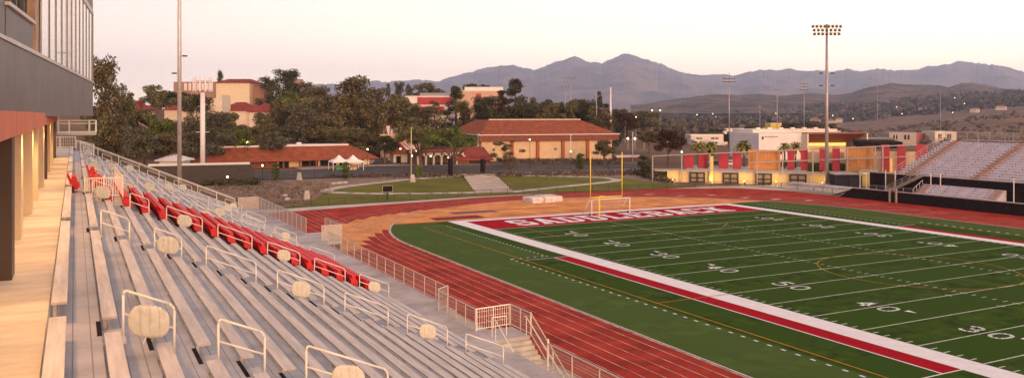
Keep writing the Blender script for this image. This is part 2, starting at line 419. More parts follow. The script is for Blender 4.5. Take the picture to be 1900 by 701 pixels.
# benches
def bench(L,label,loc,group,far=False):
    t=thing('bench',label,'bench',loc,group)
    mb=MB(loc); mb.box(-.125,.125,0,L,-.045,0); mb.box(.125,.135,.0,L,-.06,-.004); mb.build('plank',ALU,t)
    n=max(2,int(L/2.2))
    for k in range(n+1):
        y=.35+(L-.7)*k/n
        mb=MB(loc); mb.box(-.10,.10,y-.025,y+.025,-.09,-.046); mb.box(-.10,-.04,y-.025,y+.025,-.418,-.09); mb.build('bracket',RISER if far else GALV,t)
    return t
secs=[]
prev=D0+1
for D in AIS+[D1+.35]:
    secs.append((prev,D-.62)); prev=D+.62
place=['section beside the camera','section before the nearest railed aisle','section between the first and second railed aisles','section just before the red seats','red seat section','section just past the red seats','third section from the far end','second section from the far end','section at the far end']
for si,(a,b) in enumerate(secs):
    if b<6: continue
    proto=None
    for i in range(NR):
        if si==4 and i>=2: continue
        loc=Vector((CX-.26+TR*i,CY+a,tz(i)+.42))
        lab='bare aluminium bench, %s row from the top, %s'%(ORD[i],place[si])
        if proto is None: proto=bench(b-a,lab,loc,'aluminium benches of the home stand')
        else: dup(proto,loc,lab)
# handrails in the aisles
def panelmesh(mb,c,w=.70,h=.60):
    """ribbed rounded pad with vertical curved ribs"""
    nx,nz=52,9; pts=[];fs=[]
    for side in (-1,1):
        for j in range(nz+1):
            v=-1+2*j/nz
            for k in range(nx+1):
                u=-1+2*k/nx
                wid=w/2*(1-.24*abs(v)**3.2); hh=h/2*(1-.22*abs(u)**4)
                rib=-.034*max(0,math.cos((u*(1+.18*(1-v*v)))*11.5))**8
                yy=side*(.034*(1-.6*max(abs(u),abs(v))**8)+rib*(1-abs(v)**4)*(1-abs(u)**6))
                pts.append((c[0]+u*wid,c[1]+yy,c[2]+v*hh*(1+.03*math.sin(u*19))-.12*u*w*.6))
    n=(nx+1)*(nz+1)
    for s_ in (0,1):
        for j in range(nz):
            for k in range(nx):
                a=s_*n+j*(nx+1)+k; q=(a,a+1,a+nx+2,a+nx+1); fs.append(q if s_==0 else q[::-1])
    ed=[k for k in range(nx+1)]+[j*(nx+1)+nx for j in range(1,nz+1)]+[nz*(nx+1)+k for k in range(nx-1,-1,-1)]+[j*(nx+1) for j in range(nz-1,0,-1)]
    for p_,q_ in zip(ed,ed[1:]+ed[:1]): fs.append((p_,p_+n,q_+n,q_))
    mb.add(pts,fs)
PANELM=mat('ribbed_cream',(.68,.62,.52),.75,0,.06,6,bump=.05)
RAILX=[(.79,1.66),(2.45,3.32),(4.14,5.86),(6.63,8.36),(9.17,10.9),(11.7,13.42),(14.25,15.98)]
aname=['aisle nearest the camera','second aisle from the camera','aisle bordering the red seats','aisle behind the red seats','third aisle from the far end','second aisle from the far end','aisle at the far end']
RAILM=mat('cream_rail_paint',(.86,.79,.69),.45,.1,.03,5)
for ai,D in enumerate(AIS[1:]):
    for ri,(xa,xb) in enumerate(RAILX):
        haspan=(ri%2==0) if ai%2==0 else (ri%2==1)
        if ai==1 and ri==0: haspan=False
        loc=S(xa,D,3.87+.36)
        lab='%shandrail, %s from the top, %s'%('padded ' if haspan else 'plain ',ORD[ri],aname[ai])
        t=thing('handrail',lab,'handrail',loc,'aisle handrails of the home stand')
        ba=2.87+.43*xa; bb=2.87+.43*xb
        fa=3.87+RS*int((xa+.42)/TR); fb=3.87+RS*int((xb+.42)/TR)
        r=.024
        A=Vector(S(xa,D,ba));B=Vector(S(xb,D,bb)); e=(B-A).normalized()
        MB().path([Vector(S(xa,D,ba+.09)),A+Vector((.03,0,-.02)),A+e*.09,B-e*.09,B-Vector((.03,0,.02)),Vector(S(xb,D,bb+.09))],r,8).build('top_rail',RAILM,t,True)
        MB().tube(S(xa,D,ba+.09),S(xa,D,fa),r,n=8).tube(S(xa,D,fa-.02),S(xa,D,fa),.06,n=8).build('post',RAILM,t,True)
        MB().tube(S(xb,D,bb+.09),S(xb,D,fb),r,n=8).tube(S(xb,D,fb-.02),S(xb,D,fb),.06,n=8).build('post',RAILM,t,True)
        MB().tube(S(xa,D,ba+.43),S(xb,D,bb+.43),r*.85,n=8).build('mid_rail',RAILM,t,True)
        if haspan:
            xc=(xa+xb)/2; mb=MB(); panelmesh(mb,Vector(S(xc,D-.02,2.87+.43*xc+.44)))
            mb.build('ribbed_pad',PANELM,t,True)
            if ri<2: MB().tube(S(xc-.05,D-.02,2.87+.43*xc+.7),S(xc-.1,D-.02,3.87+RS*int((xc+.42)/TR)),.018).build('pad_leg',RAILM,t)
# red seats
seat0=None
nseat=17
for i in range(2,19):
    for k in range(nseat):
        D=46.75+k*(10.0-.55)/(nseat-1)
        loc=Vector((CX-.20+TR*i,CY+D,tz(i)))
        lab='red stadium seat, %s row of the red block, %s seat from the near aisle'%(ORD[i-2],ORD[k])
        if seat0 is None:
            seat0=thing('stadium_seat',lab,'seat',loc,'red seats in the reserved block')
            mb=MB(loc); w=.50
            # curved back, folded-up seat, side arms
            pts=[];fs=[];n=6
            prof=[(-.10,.40),(-.13,.55),(-.17,.72),(-.20,.86),(-.17,.88),(-.13,.73),(-.08,.55),(-.05,.40)]
            for a in range(n+1):
                y=-w/2+w*a/n; cv=.03*(1-(2*a/n-1)**2)
                for (px,pz) in prof: pts.append((px-cv,y,pz-.02*abs(2*a/n-1)**3))
            m_=len(prof)
            for a in range(n):
                for q in range(m_): fs.append((a*m_+q,a*m_+(q+1)%m_,(a+1)*m_+(q+1)%m_,(a+1)*m_+q))
            fs+= [tuple(range(m_)),tuple(reversed(range(n*m_,(n+1)*m_)))]
            mb.add(pts,fs); mb.build('backrest',REDSEAT,seat0,True)
            mb=MB(loc); mb.box(-.06,.10,-.235,.235,.36,.76); mb.box(-.02,.20,-.225,.225,.22,.46); mb.box(.0,.15,-.20,.20,.13,.22); mb.build('folded_seat',REDSEAT,seat0)
            mb=MB(loc); mb.box(-.10,.12,-.262,-.24,.30,.62); mb.build('arm',REDSEAT,seat0)
            mb=MB(loc); mb.box(-.06,.02,-.262,-.235,0,.30); mb.box(-.08,.10,-.27,-.23,0,.02); mb.build('foot',DARK,seat0); seat0.scale=(1.35,1.0,1.08)
        else: dup(seat0,loc,lab)
# two loose red seats by the concourse and the accessible platform
dup(seat0,Vector(S(-.05,46.8,3.87)),'lone red seat standing on the concourse edge by the tan piers','loose red seats')
dup(seat0,Vector(S(-.05,47.5,3.87)),'second red seat right behind the lone one on the concourse edge','loose red seats')
dup(seat0,Vector(S(.9,55.8,3.95)),'red seat past the railed platform, near the top row','loose red seats')
t=thing('accessible_platform','cream railed platform with red seats behind its bars, top of the red section','platform',S(1,48,4.2))
MB().box(CX+.42,CX+2.2,CY+46.6,CY+56.4,CH-4.75,CH-4.2).build('floor',CREAM,t)
for y0,x0,x1 in ((46.7,.45,2.15),):
    mb=MB(); mb.box(CX+x0,CX+x1,CY+y0-.02,CY+y0+.02,CH-3.22,CH-3.16); mb.box(CX+x0,CX+x1,CY+y0-.02,CY+y0+.02,CH-4.12,CH-4.06)
    n=17
    for k in range(n): x=CX+x0+(x1-x0)*k/(n-1); mb.box(x-.015,x+.015,CY+y0-.015,CY+y0+.015,CH-4.12,CH-3.2)
    mb.build('near_railing',RAILM,t)
mb=MB()
for k in range(60): y=CY+46.8+9.5*k/59; mb.box(CX+2.14,CX+2.17,y-.012,y+.012,CH-4.2,CH-3.2)
mb.box(CX+2.13,CX+2.18,CY+46.7,CY+56.4,CH-3.22,CH-3.16); mb.build('side_railing',RAILM,t)
for x in (.45,1.3,2.15): MB().box(CX+x-.035,CX+x+.035,CY+46.6,CY+46.68,CH-4.2,CH-3.05).build('post',RAILM,t)
for k in range(9):
    dup(seat0,Vector(S(.95+.10*(k%3),48+.62*k,4.2)),'red seat behind the bars of the cream railed platform, %s from its near end'%ORD[k],'red seats on the railed platform')
# ---------------------------------------------------------------- perimeter fences of the home walkway
def mesh_fence(name,label,pts,h,step,m,pm=None,bars=.055,barw=.011,group=None,cat='fence',infname='mesh_panel',pr=.03):
    t=thing(name,label,cat,pts[0],group)
    inf=MB(); rl=MB(); pm=pm or m
    for a,b in zip(pts,pts[1:]):
        a=Vector(a);b=Vector(b);L_=(b-a).length;n=max(1,round(L_/step))
        for k in range(n+1):
            p=a.lerp(b,k/n); 
            if k==0 and a!=Vector(pts[0]): continue
            MB().tube(p,p+Vector((0,0,h+.02)),pr,n=6).build('post',pm,t)
        rl.beam(a+Vector((0,0,h)),b+Vector((0,0,h)),.05,.045); rl.beam(a+Vector((0,0,.1)),b+Vector((0,0,.1)),.035)
        if bars:
            nb=int(L_/bars); d=(b-a).normalized()*barw/2
            for k in range(nb):
                p=a.lerp(b,(k+.5)/nb)
                inf.poly([p-d+Vector((0,0,.1)),p+d+Vector((0,0,.1)),p+d+Vector((0,0,h)),p-d+Vector((0,0,h))])
            for q in (.35,.62,.85)[:3]: inf.beam(a+Vector((0,0,h*q)),b+Vector((0,0,h*q)),.012)
    rl.build('rail',m,t)
    if bars: inf.build(infname,m,t)
    return t
zf=4.6
def W3(dx,D,z=zf): return (CX+dx,CY+D,z)
FM=mat('fence_cream',(.62,.53,.46),.55,.1,.05,4)
mesh_fence('fence','long cream mesh fence along the lower walkway beside the track bend',[W3(18.85,44.0),W3(18.85,69.3)],1.12,1.75,FM,barw=.014)
mesh_fence('fence','short cream mesh fence between the swung gate and the stair landing',[W3(17.95,38.4),W3(17.95,43.2)],1.12,1.3,FM,barw=.014)
mesh_fence('gate','swung-open cream mesh gate halfway along the walkway fence',[W3(17.95,43.25),W3(18.8,43.9)],1.22,1.1,FM,bars=.07,cat='gate')
mesh_fence('gate','cream barred gate across the stair landing',[W3(17.98,38.35),W3(20.0,38.55)],1.12,.98,RAILM,bars=.13,barw=.025,cat='gate',infname='bars')
mesh_fence('fence','cream mesh fence on the track side of the stair landing and steps',[W3(20.0,38.5),W3(20.0,36.3)],1.12,1.1,FM,barw=.014)
mesh_fence('fence','cream mesh fence along the lower walkway nearest the camera',[W3(18.0,31.2),W3(18.0,-5)],1.12,2.05,FM,barw=.012)
mesh_fence('fence','cream fence closing the far end of the lower walkway',[W3(18.85,77),W3(18.85,99.5),W3(16.6,99.5)],1.4,1.9,FM,barw=.034)
mesh_fence('fence','tall cream mesh panels round the far walkway ramp',[W3(18.85,71.5),W3(20.6,71.5),W3(20.6,77)],1.35,1.7,FM,barw=.03)
MB().box(CX+18.9,CX+20.6,CY+71.4,CY+77.2,4.3,4.6).build('ramp_landing',CONC2,stand)
MB().box(CX+18.95,CX+20.5,CY+71.5,CY+76.9,0,4.28).build('landing_wall',mat('landing_dark',(.10,.08,.07),.9),stand)
# the stair down to the track
t=thing('staircase','concrete staircase with cream rails going down from the lower walkway','staircase',W3(19,36.4))
for k in range(24):
    MB().box(CX+18.12,CX+19.95,CY+36.4-.29*(k+1),CY+36.4-.29*k,zf-.17*(k+1)-.6,zf-.17*(k+1)).build('step',mat('step_concrete',(.56,.50,.42),.85,0,.12,2),t)
mb=MB(); 
for x in (20.0,):
    a=Vector(W3(x,36.3));b=Vector(W3(x,29.4,.5)); 
    for hh in (1.12,.1,.55): mb.tube(a+Vector((0,0,hh)),b+Vector((0,0,hh)),.03,n=6)
    n=120
    for k in range(n):
        p=a.lerp(b,k/n); mb.poly([p+Vector((0,-.006,.1)),p+Vector((0,.006,.1)),p+Vector((0,.006,1.1)),p+Vector((0,-.006,1.1))])
mb.build('stair_fence',FM,t)
for k in range(4): 
    a=Vector(W3(20,36.3)).lerp(Vector(W3(20,29.4,.5)),k/3.2); MB().tube(a,a+Vector((0,0,1.15)),.04).build('post',RAILM,t)
for x in (18.15,19.85):
    a=Vector(W3(x,36.5));b=Vector(W3(x,30.4,1.2)); MB().path([a+Vector((0,.3,.9)),a+Vector((0,0,.92)),b+Vector((0,0,.92))],.024).build('handrail',RAILM,t)
    for q in (0,.35,.7): p=a.lerp(b,q); MB().tube(p,p+Vector((0,0,.9)),.022).build('post',RAILM,t)
MB().path([W3(18.2,37.0),W3(18.2,37.0,zf+.95),W3(19.0,37.0,zf+.95),W3(19.0,37.0)],.024).build('handrail',RAILM,t)
MB().tube(W3(18.03,31.2),W3(18.03,31.2,zf+1.3),.045).build('post',RAILM,t)
# end railing of the stand (sloping)
t=thing('fence','sloping pale railing down the far end of the home stand','fence',S(0,99.9,3.5))
def er(x): return 3.87+.43*x-.1
a=Vector(S(.2,99.9,er(.2)));b=Vector(S(16.3,99.9,er(16.3)))
mb=MB(); mb.beam(a+Vector((0,0,1.1)),b+Vector((0,0,1.1)),.07); mb.beam(a+Vector((0,0,.95)),b+Vector((0,0,.95)),.03); mb.build('top_rail',RAILM,t)
for k in range(9): p=a.lerp(b,k/8); MB().tube(p-Vector((0,0,.2)),p+Vector((0,0,1.1)),.035,n=6).build('post',RAILM,t)
mb=MB()
for k in range(230):
    p=a.lerp(b,k/230); mb.poly([p+Vector((-.007,0,0)),p+Vector((.007,0,0)),p+Vector((.007,0,1.1)),p+Vector((-.007,0,1.1))])
mb.build('mesh_panel',mat('mesh_dim',(.25,.2,.17),.8),t)
mesh_fence('fence','pale railing across the far end of the concourse',[S(-2.8,99.6,3.52),S(.1,99.6,3.52),S(.1,97.6,3.52)],1.15,1.4,RAILM,bars=.2,barw=.02)
mesh_fence('fence','pale bin-like railing pen at the far top corner',[S(.5,97.5,4.0),S(1.8,97.5,4.4),S(1.8,99.2,4.4)],1.25,.9,RAILM,bars=.12,barw=.04)
# ================================================================ PRESS BOX BUILDING
pb=thing('press_box_building','grey-panelled press box with pale windows over the tan concourse piers','building',S(-3,50,3.5))
mb=MB(); mb.box(CX-6,CX-2.3,CY-8,CY+80,CH-3.52,CH+.06); mb.build('wall',TAN,pb)
piers=[(20.7,1),(27.3,0),(34.1,0),(39.2,0),(46.4,0),(52.1,1),(58.5,0),(66,0),(76.5,1),(14,0),(7,0)]
for D,dk in piers:
    mb=MB(); mb.box(CX-2.3,CX-(1.18 if D==20.7 else 1.33),CY+D,CY+D+(.9 if dk else 1.0),CH-3.52,CH-.02)
    o=mb.build('pier',BROWN if dk else mat('pier_tan',(.74,.56,.36),.8,0,.05,.6),pb)
    if dk: o['label']='dark bronze pier'
mb=MB(); mb.box(CX-2.2,CX-1.10,CY-8,CY+78,CH-.46,CH+.06); mb.build('red_beam',REDB,pb)
th=math.atan(.0805); fo=Vector(S(-4.38,0,0)); fx=Vector((math.sin(th),math.cos(th),0)); fy=Vector((-math.cos(th),math.sin(th),0))  # fx along facade, fy into building
fo.z=0
def FB(): return MB(fo,fx,fy)
ZS,ZW,ZT=CH-.1,17.84,22.8
L1=69.55
FB().box(-10,L1,0,.25,ZS,ZW).build('fascia_panel',wavemat('fascia_grey',(.17,.142,.135),(.12,.10,.095),(0,1,0),1/4.9,.5,hi=.985,noise=.16,metal=.2),pb)
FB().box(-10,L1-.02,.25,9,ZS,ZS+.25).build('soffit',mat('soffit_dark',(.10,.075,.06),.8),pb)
FB().box(L1-.25,L1-.02,.25,9,ZS+.25,ZT+2).build('end_wall',GREYP,pb)
FB().box(-10,31,-.06,.3,ZW,ZW+.12).build('sill',SILL,pb); FB().box(31.02,L1,-.06,.3,ZW,ZW+.14).build('sill',SILL,pb)
FB().box(-10,30.9,.05,.3,ZW+.12,ZT+2.4).build('wall_panel',GREYP,pb)
FB().box(31.0,37.2,.03,.3,ZW+.14,18.98).build('wall_panel',GREYP,pb)
FB().box(30.9,37.3,-.08,.3,18.98,19.1).build('sill',SILL,pb)
w=FB().box(31,37.2,.4,.45,19.1,ZT).build('window',GLASS,pb)
for x in (33.6,34.8,36.6): FB().box(x,x+.12,.25,.42,19.1,ZT).build('mullion',GREYP,w)
FB().box(37.2,38.6,1.2,1.4,ZW+.14,ZT).build('recess',BLACK,pb)
FB().box(38.6,39.6,.1,.4,ZW+.14,ZT).build('corner_post',mat('copperish',(.35,.22,.14),.5,.4),pb)
x=39.6; k=0
while x<L1-.3:
    x1=min(x+2.62,L1-.1)
    w=FB().box(x+.1,x1-.1,.0,.06,ZW+.14,ZT).build('window',SKYGL,pb)
    FB().box(x1-.10,x1+.06,-.035,.2,ZW+.14,ZT).build('mullion',mat('mullion_bronze',(.16,.11,.08),.5,.3),w)
    FB().box(x1-.34,x1-.12,-.012,.05,ZW+.2,ZT).build('blind_strip',mat('blind_cream',(.55,.48,.34),.6),w)
    x+=2.62
FB().box(31,L1,-.05,.3,ZT,ZT+.35).build('head_band',SILL,pb); FB().box(31,L1,.0,.3,ZT+.35,ZT+3.2).build('parapet',GREYP,pb)
FB().box(-10,L1,.3,9,ZT+2.9,ZT+3.1).build('roof',GREYP,pb)
# balcony beyond the soffit
t=thing('balcony','small cream railed balcony beyond the last dark pier','balcony',S(-.3,79,1.2))
MB().box(CX-1.3,CX+1.6,CY+78.2,CY+80.4,CH-1.75,CH-1.55).build('floor',CREAM,t)
mb=MB()
for y in (78.25,80.35):
    for zz in (.5,.75,1.45): mb.box(CX-1.2,CX+1.6,CY+y-.03,CY+y+.03,CH-zz-.05,CH-zz)
for x in (-1.2,-.4,1.1,1.6):
    for y in (78.25,80.35): mb.box(CX+x-.05,CX+x+.05,CY+y-.05,CY+y+.05,CH-1.55,CH-.5)
mb.build('railing',RAILM,t)
# downlights under the red beam
LD=[]
for j,D in enumerate([8,12.5,17,23.5,27.6,31,34.7,38,42,46.8,50,54.5,59,64,70,75]):
    t=thing('downlight','small round downlight under the red beam, %s from the camera'%ORD[j],'light',S(-1.2,D,.55),'downlights under the red beam')
    MB().tube(S(-1.2,D,.475),S(-1.2,D,.40),.06,n=12).build('housing',DARK,t)
    MB().tube(S(-1.2,D,.48),S(-1.2,D,.477),.05,n=12).build('lens',LAMPS,t)
    ld=bpy.data.lights.new('lamp','SPOT'); ld.energy=330; ld.color=(1,.54,.21); ld.spot_size=R(150); ld.spot_blend=.8; ld.shadow_soft_size=.3
    lo=bpy.data.objects.new('lamp',ld); COL.objects.link(lo); lo.parent=t; lo.location=(0.0,0,.02); lo.rotation_euler=(0,R(-16),0)
#@@FAR
# ================================================================ LAWN, PATHS, ROAD
def tpoly(name,uv,m,dz,kind='structure'):
    pts=[PT(u,v) for u,v in uv]
    return MB().poly([(p.x,p.y,terr(p.x,p.y)+dz) for p in pts]).build(name,m,kind=kind)
def near_poly(name,uv,m,dz):
    """draped grid so that the sheet follows the two gentle planes"""
    import bmesh
    pts=[PT(u,v) for u,v in uv]
    bm=bmesh.new(); vs=[bm.verts.new((p.x,p.y,0)) for p in pts]; bm.faces.new(vs)
    for cut in [45]+list(range(119,150,6)):
        bmesh.ops.bisect_plane(bm,geom=bm.verts[:]+bm.edges[:]+bm.faces[:],plane_co=(0,cut,0),plane_no=(0,1,0))
    bmesh.ops.triangulate(bm,faces=bm.faces[:])
    for v in bm.verts: v.co.z=terr(v.co.x,v.co.y)+dz
    me=bpy.data.meshes.new(name); bm.to_mesh(me); bm.free(); me.materials.append(m)
    for p in me.polygons:
        if p.normal.z<0: p.flip()
    o=bpy.data.objects.new(name,me); COL.objects.link(o); o['kind']='structure'; return o
near_poly('planting_bed',[(380,352),(515,388),(600,372),(860,350),(1260,345),(1215,312),(1100,316),(860,322),(690,328),(470,336),(380,338)],SOIL,.04)
near_poly('lawn',[(512,387),(560,379),(600,361),(645,346),(745,333),(853,325),(1060,327),(1150,330),(1200,337),(1245,343),(1300,347),(1215,350.5),(980,360),(870,365.5),(740,374)],LAWN,.07)
near_poly('road',[(470,334),(690,327),(860,319),(1215,313),(1215,303.5),(1000,304.5),(860,307),(700,309.5),(560,316),(470,319)],ASPH,.08)
near_poly('forecourt',[(520,305),(560,316),(700,309),(780,306),(780,297),(700,297)],mat('forecourt_paving',(.40,.28,.22),.9),.10)
near_poly('car_park',[(690,306),(870,303),(860,290),(700,290)],ASPH,.12)
def pstrip(name,uv,w,m,dz):
    pts=[PT(u,v) for u,v in uv]; q=[]
    for a,b in zip(pts,pts[1:]):
        n_=max(1,int((b-a).length/3))
        q+=[a.lerp(b,k/n_) for k in range(n_)]
    q.append(pts[-1]); mb=MB()
    for i in range(len(q)-1):
        a,b=q[i],q[i+1]; d=Vector((b.x-a.x,b.y-a.y,0)).normalized(); nn=Vector((-d.y,d.x,0))*w/2; e=d*w*.15
        P4=[a-nn-e,b-nn+e,b+nn+e,a+nn-e]; mb.poly([(p.x,p.y,terr(p.x,p.y)+dz) for p in P4])
    return mb.build(name,m,kind='structure')
pstrip('lawn_path',[(858,326.5),(800,330.5),(745,335),(690,341),(640,347),(612,352),(603,355),(612,357.5),(650,359),(715,360.5),(800,359.5),(885,358)],2.6,PAVE,.11)
pstrip('lawn_path',[(918,326),(1000,327),(1070,328.5),(1120,330.5),(1146,333.5),(1140,337),(1100,341.5),(1050,346.5),(1000,351.5),(950,357)],2.4,PAVE,.11)
pstrip('road_kerb',[(560,316),(700,309.5),(860,306.8),(1000,304.5),(1215,303.5)],.7,ROADL,.2)
pstrip('road_kerb',[(690,327.5),(860,319.5),(1215,313.5)],.4,ROADL,.16)
pstrip('red_kerb',[(520,317.5),(600,313.5),(650,311)],.5,mat('red_kerb_paint',(.45,.1,.08)),.22)
# broad garden steps up the lawn
t=thing('garden_steps','broad pale concrete steps climbing the lawn behind the goal','steps',PT(905,342))
A0,A1,B0,B1=PT(882,358.5),PT(953,357),PT(858,326),PT(917,325.5)
NS=9
for k in range(NS):
    a=A0.lerp(B0,k/NS);b=A1.lerp(B1,k/NS);c=A1.lerp(B1,(k+1)/NS);d=A0.lerp(B0,(k+1)/NS)
    z0=-.3; z1=.1+1.05*(k+1)/NS
    z1=max(z1,.13+max(terr(c.x,c.y),terr(d.x,d.y)))
    mb=MB(); q=[a,b,c,d]; mb.add([(p.x,p.y,z0) for p in q]+[(p.x,p.y,z1) for p in q],[(0,3,2,1),(4,5,6,7),(0,1,5,4),(1,2,6,5),(2,3,7,6),(3,0,4,7)]); mb.build('step',mat('garden_step_concrete',(.42,.35,.31),.9,0,.1,.5),t)
for s_ in (0,1):
    mb=MB(); a=(A1 if s_ else A0)+Vector((.4*(2*s_-1),0,.9)); b=a+Vector((0,3,0))
    if s_: 
        a=PT(946,356)+Vector((0,0,.2)); b=PT(921,333)+Vector((0,0,.3)); mb.path([a,a+Vector((0,0,1)),b+Vector((0,0,1)),b],.06); mb.build('handrail',DARK,t)
# low dark fence round the track
def rail_fence(name,label,uvs,h,step,m,postr=.05,rails=(1,),bars=None,z=None,cat='fence'):
    pts=[PT(u,v) if z is None else P(u,v,z) for u,v in uvs]
    t=thing(name,label,cat,pts[0]); rl=MB(); inf=MB(); cnt=0
    for a,b in zip(pts,pts[1:]):
        n_=max(1,round((b-a).length/step))
        for k in range(n_):
            p=a.lerp(b,k/n_); q=a.lerp(b,(k+1)/n_); 
            MB().tube(p,p+Vector((0,0,h+.05)),postr,n=5).build('post',m,t); cnt+=1
            for f in rails: rl.beam(p+Vector((0,0,h*f)),q+Vector((0,0,h*f)),.05)
            if bars:
                d=(q-p); nb=int(d.length/bars); dn=d.normalized()*.009
                for j in range(nb):
                    c=p+d*(j+.5)/nb; inf.poly([c-dn,c+dn,c+dn+Vector((0,0,h)),c-dn+Vector((0,0,h))])
    rl.build('rail',m,t)
    if bars: inf.build('mesh_panel',m,t)
    return t
FD=mat('fence_dark',(.045,.038,.033),.7,.1,.1,3)
rail_fence('fence','low dark fence round the far bend of the track',[(512,388.5),(700,374.5),(850,365),(1000,359.5),(1100,356),(1212,351.5),(1290,347.5),(1375,345.5)],1.15,3.4,FD,rails=(1,.05),bars=.16)
rail_fence('fence','low dark fence beside the retaining wall, ending at the ramp',[(1383,345.5),(1450,349),(1510,354),(1562,361)],1.15,3.2,FD,rails=(1,.05),bars=.16)
rail_fence('fence','tall dark chain-link fence between the road and the planting bed',[(470,336),(690,329),(860,320.5),(985,318.5),(1212,316)],2.6,4.2,FD,rails=(1,.03),bars=.35,postr=.06)
# ================================================================ GOALS, MAT, SIGN
t=thing('football_goal','yellow goalpost standing behind the lettered end zone','goalpost',P(1112,405)); g=P(1112,403.0); g.z=0
dB=Vector((1,0,0))
MB().tube(g,g+Vector((0,0,3.15)),.12,n=12).build('gooseneck_post',YPAINT,t,True)
a=g+Vector((-2.82,-1.9,3.25)); b=g+Vector((2.82,-1.9,3.25))
MB().path([g+Vector((0,0,3.1)),g+Vector((0,-.5,3.22)),g+Vector((0,-1.9,3.25))],.1).build('gooseneck_arm',YPAINT,t,True)
MB().tube(a,b,.085).build('crossbar',YPAINT,t,True)
for q in (a,b): MB().tube(q,q+Vector((0,0,6.6)),.075).build('upright',YPAINT,t,True)
t=thing('soccer_goal','white wheeled soccer goal on the end zone line','soccer goal',P(1130,402))
g=P(1098,400.5); W_=7.32; H_=2.44; g=Vector((g.x,g.y,0))
a=g; b=g+Vector((W_*.995,.3,0))
for q in (a,b):
    MB().tube(q,q+Vector((0,0,H_)),.07).build('post',WPAINT,t,True)
    mb=MB(); mb.tube(q+Vector((0,.6,H_)),q+Vector((-.2,2.3,0)),.035).tube(q,q+Vector((-.2,2.3,0)),.035).tube(q+Vector((0,0,H_)),q+Vector((0,.6,H_)),.035); mb.build('side_frame',WPAINT,t,True)
MB().tube(a+Vector((0,0,H_)),b+Vector((0,0,H_)),.07).build('crossbar',WPAINT,t,True)
MB().tube(a+Vector((-.2,2.3,.03)),b+Vector((-.2,2.3,.03)),.035).build('rear_bar',WPAINT,t)
for q in (a,b): MB().tube(q+Vector((-.35,.1,.2)),q+Vector((-.25,.1,.2)),.2,n=12).build('wheel',DARK,t)
mb=MB()
for k in range(30):
    p=a.lerp(b,k/29); mb.beam(p+Vector((0,.6,H_)),p+Vector((-.2,2.3,0)),.012)
mb.build('net',WPAINT,t)
c=P(1007,374); t=thing('landing_mat','pale covered high-jump mat on the orange surface','landing mat',(c.x,c.y,0))
def padmesh(mb,c,lx,ly,h,bev=.18):
    pts=[];n=10
    rings=[(0,0),(0,h-bev),(bev*.4,h-bev*.3),(bev,h),(bev+.5,h-.04)]
    for ins,z in rings:
        for (sx_,sy_) in ((-1,-1),(1,-1),(1,1),(-1,1)): pts.append((c[0]+sx_*(lx/2-ins),c[1]+sy_*(ly/2-ins),z+.03))
    fs=[]
    for r in range(len(rings)-1):
        for k in range(4): fs.append((r*4+k,r*4+(k+1)%4,(r+1)*4+(k+1)%4,(r+1)*4+k))
    fs.append((16,17,18,19)); mb.add(pts,fs)
CANV=mat('mat_cover',(.62,.55,.50),.7,0,.22,1.6,bump=.5,bscale=3)
mb=MB(); padmesh(mb,(c.x-1.95,c.y),2.3,3.6,.92); mb.build('pad',CANV,t)
mb=MB(); padmesh(mb,(c.x+1.15,c.y),3.7,3.8,1.0); mb.build('pad',CANV,t)
MB().box(c.x-.95,c.x-.72,c.y-1.6,c.y+1.5,.03,.85).build('strap_gap',mat('mat_grey',(.18,.15,.15),.8),t)
c=PT(719,371.5); t=thing('lawn_sign','small black sign board on a post by the track fence','sign',c)
MB().box(c.x-.9,c.x+.9,c.y-.06,c.y+.06,c.z+1.55,c.z+2.6).build('board',BLACK,t); MB().box(c.x-.97,c.x+.97,c.y-.03,c.y+.09,c.z+1.48,c.z+2.67).build('frame',mat('sign_frame',(.4,.36,.34)),t)
MB().box(c.x-.16,c.x+.16,c.y-.05,c.y+.05,c.z,c.z+1.48).build('post',DARK,t)
# ================================================================ VISITOR STAND
XW=78.0
t=thing('visitor_stand','small aluminium visitor grandstand on black-screened walls across the track','grandstand',(XW,-20,0))
MB().box(XW,XW+.25,-75,11-3.5,-.1,1.85).build('front_screen',BLACK,t)
MB().add([(XW,7.5,0),(XW,10.6,0),(XW,7.5,1.85),(XW+.25,7.5,0),(XW+.25,10.6,0),(XW+.25,7.5,1.85)],[(0,2,1),(3,4,5),(1,2,5,4),(0,1,4,3)]).build('ramp_screen',BLACK,t)
MB().box(XW-.03,XW+.3,-75,7.5,1.85,1.98).build('wall_cap',ROADL,t)
MB().box(XW+.25,81.0,-75,24,1.3,1.7).build('walkway',CONC2,t)
MB().add([(XW+.3,7.6,1.7),(XW+.3,13,.05),(81,13,.05),(81,7.6,1.7)],[(0,1,2,3)]).build('ramp',CONC2,t)
MB().box(81.0,81.25,-75,-8.4,1.7,4.75).build('upper_screen',BLACK,t)
MB().box(81.0,81.25,-8.0,.4,1.7,4.75).build('upper_screen',BLACK,t)
MB().box(81.0,81.25,2.9,6.2,1.7,4.75).build('upper_screen',BLACK,t)
MB().box(84,84.25,-8,7,1.7,4.7).build('recess_wall',mat('recess_olive',(.12,.09,.055),.9),t)
MB().box(80.95,81.4,-75,6.4,4.76,4.9).build('wall_cap',ROADL,t)
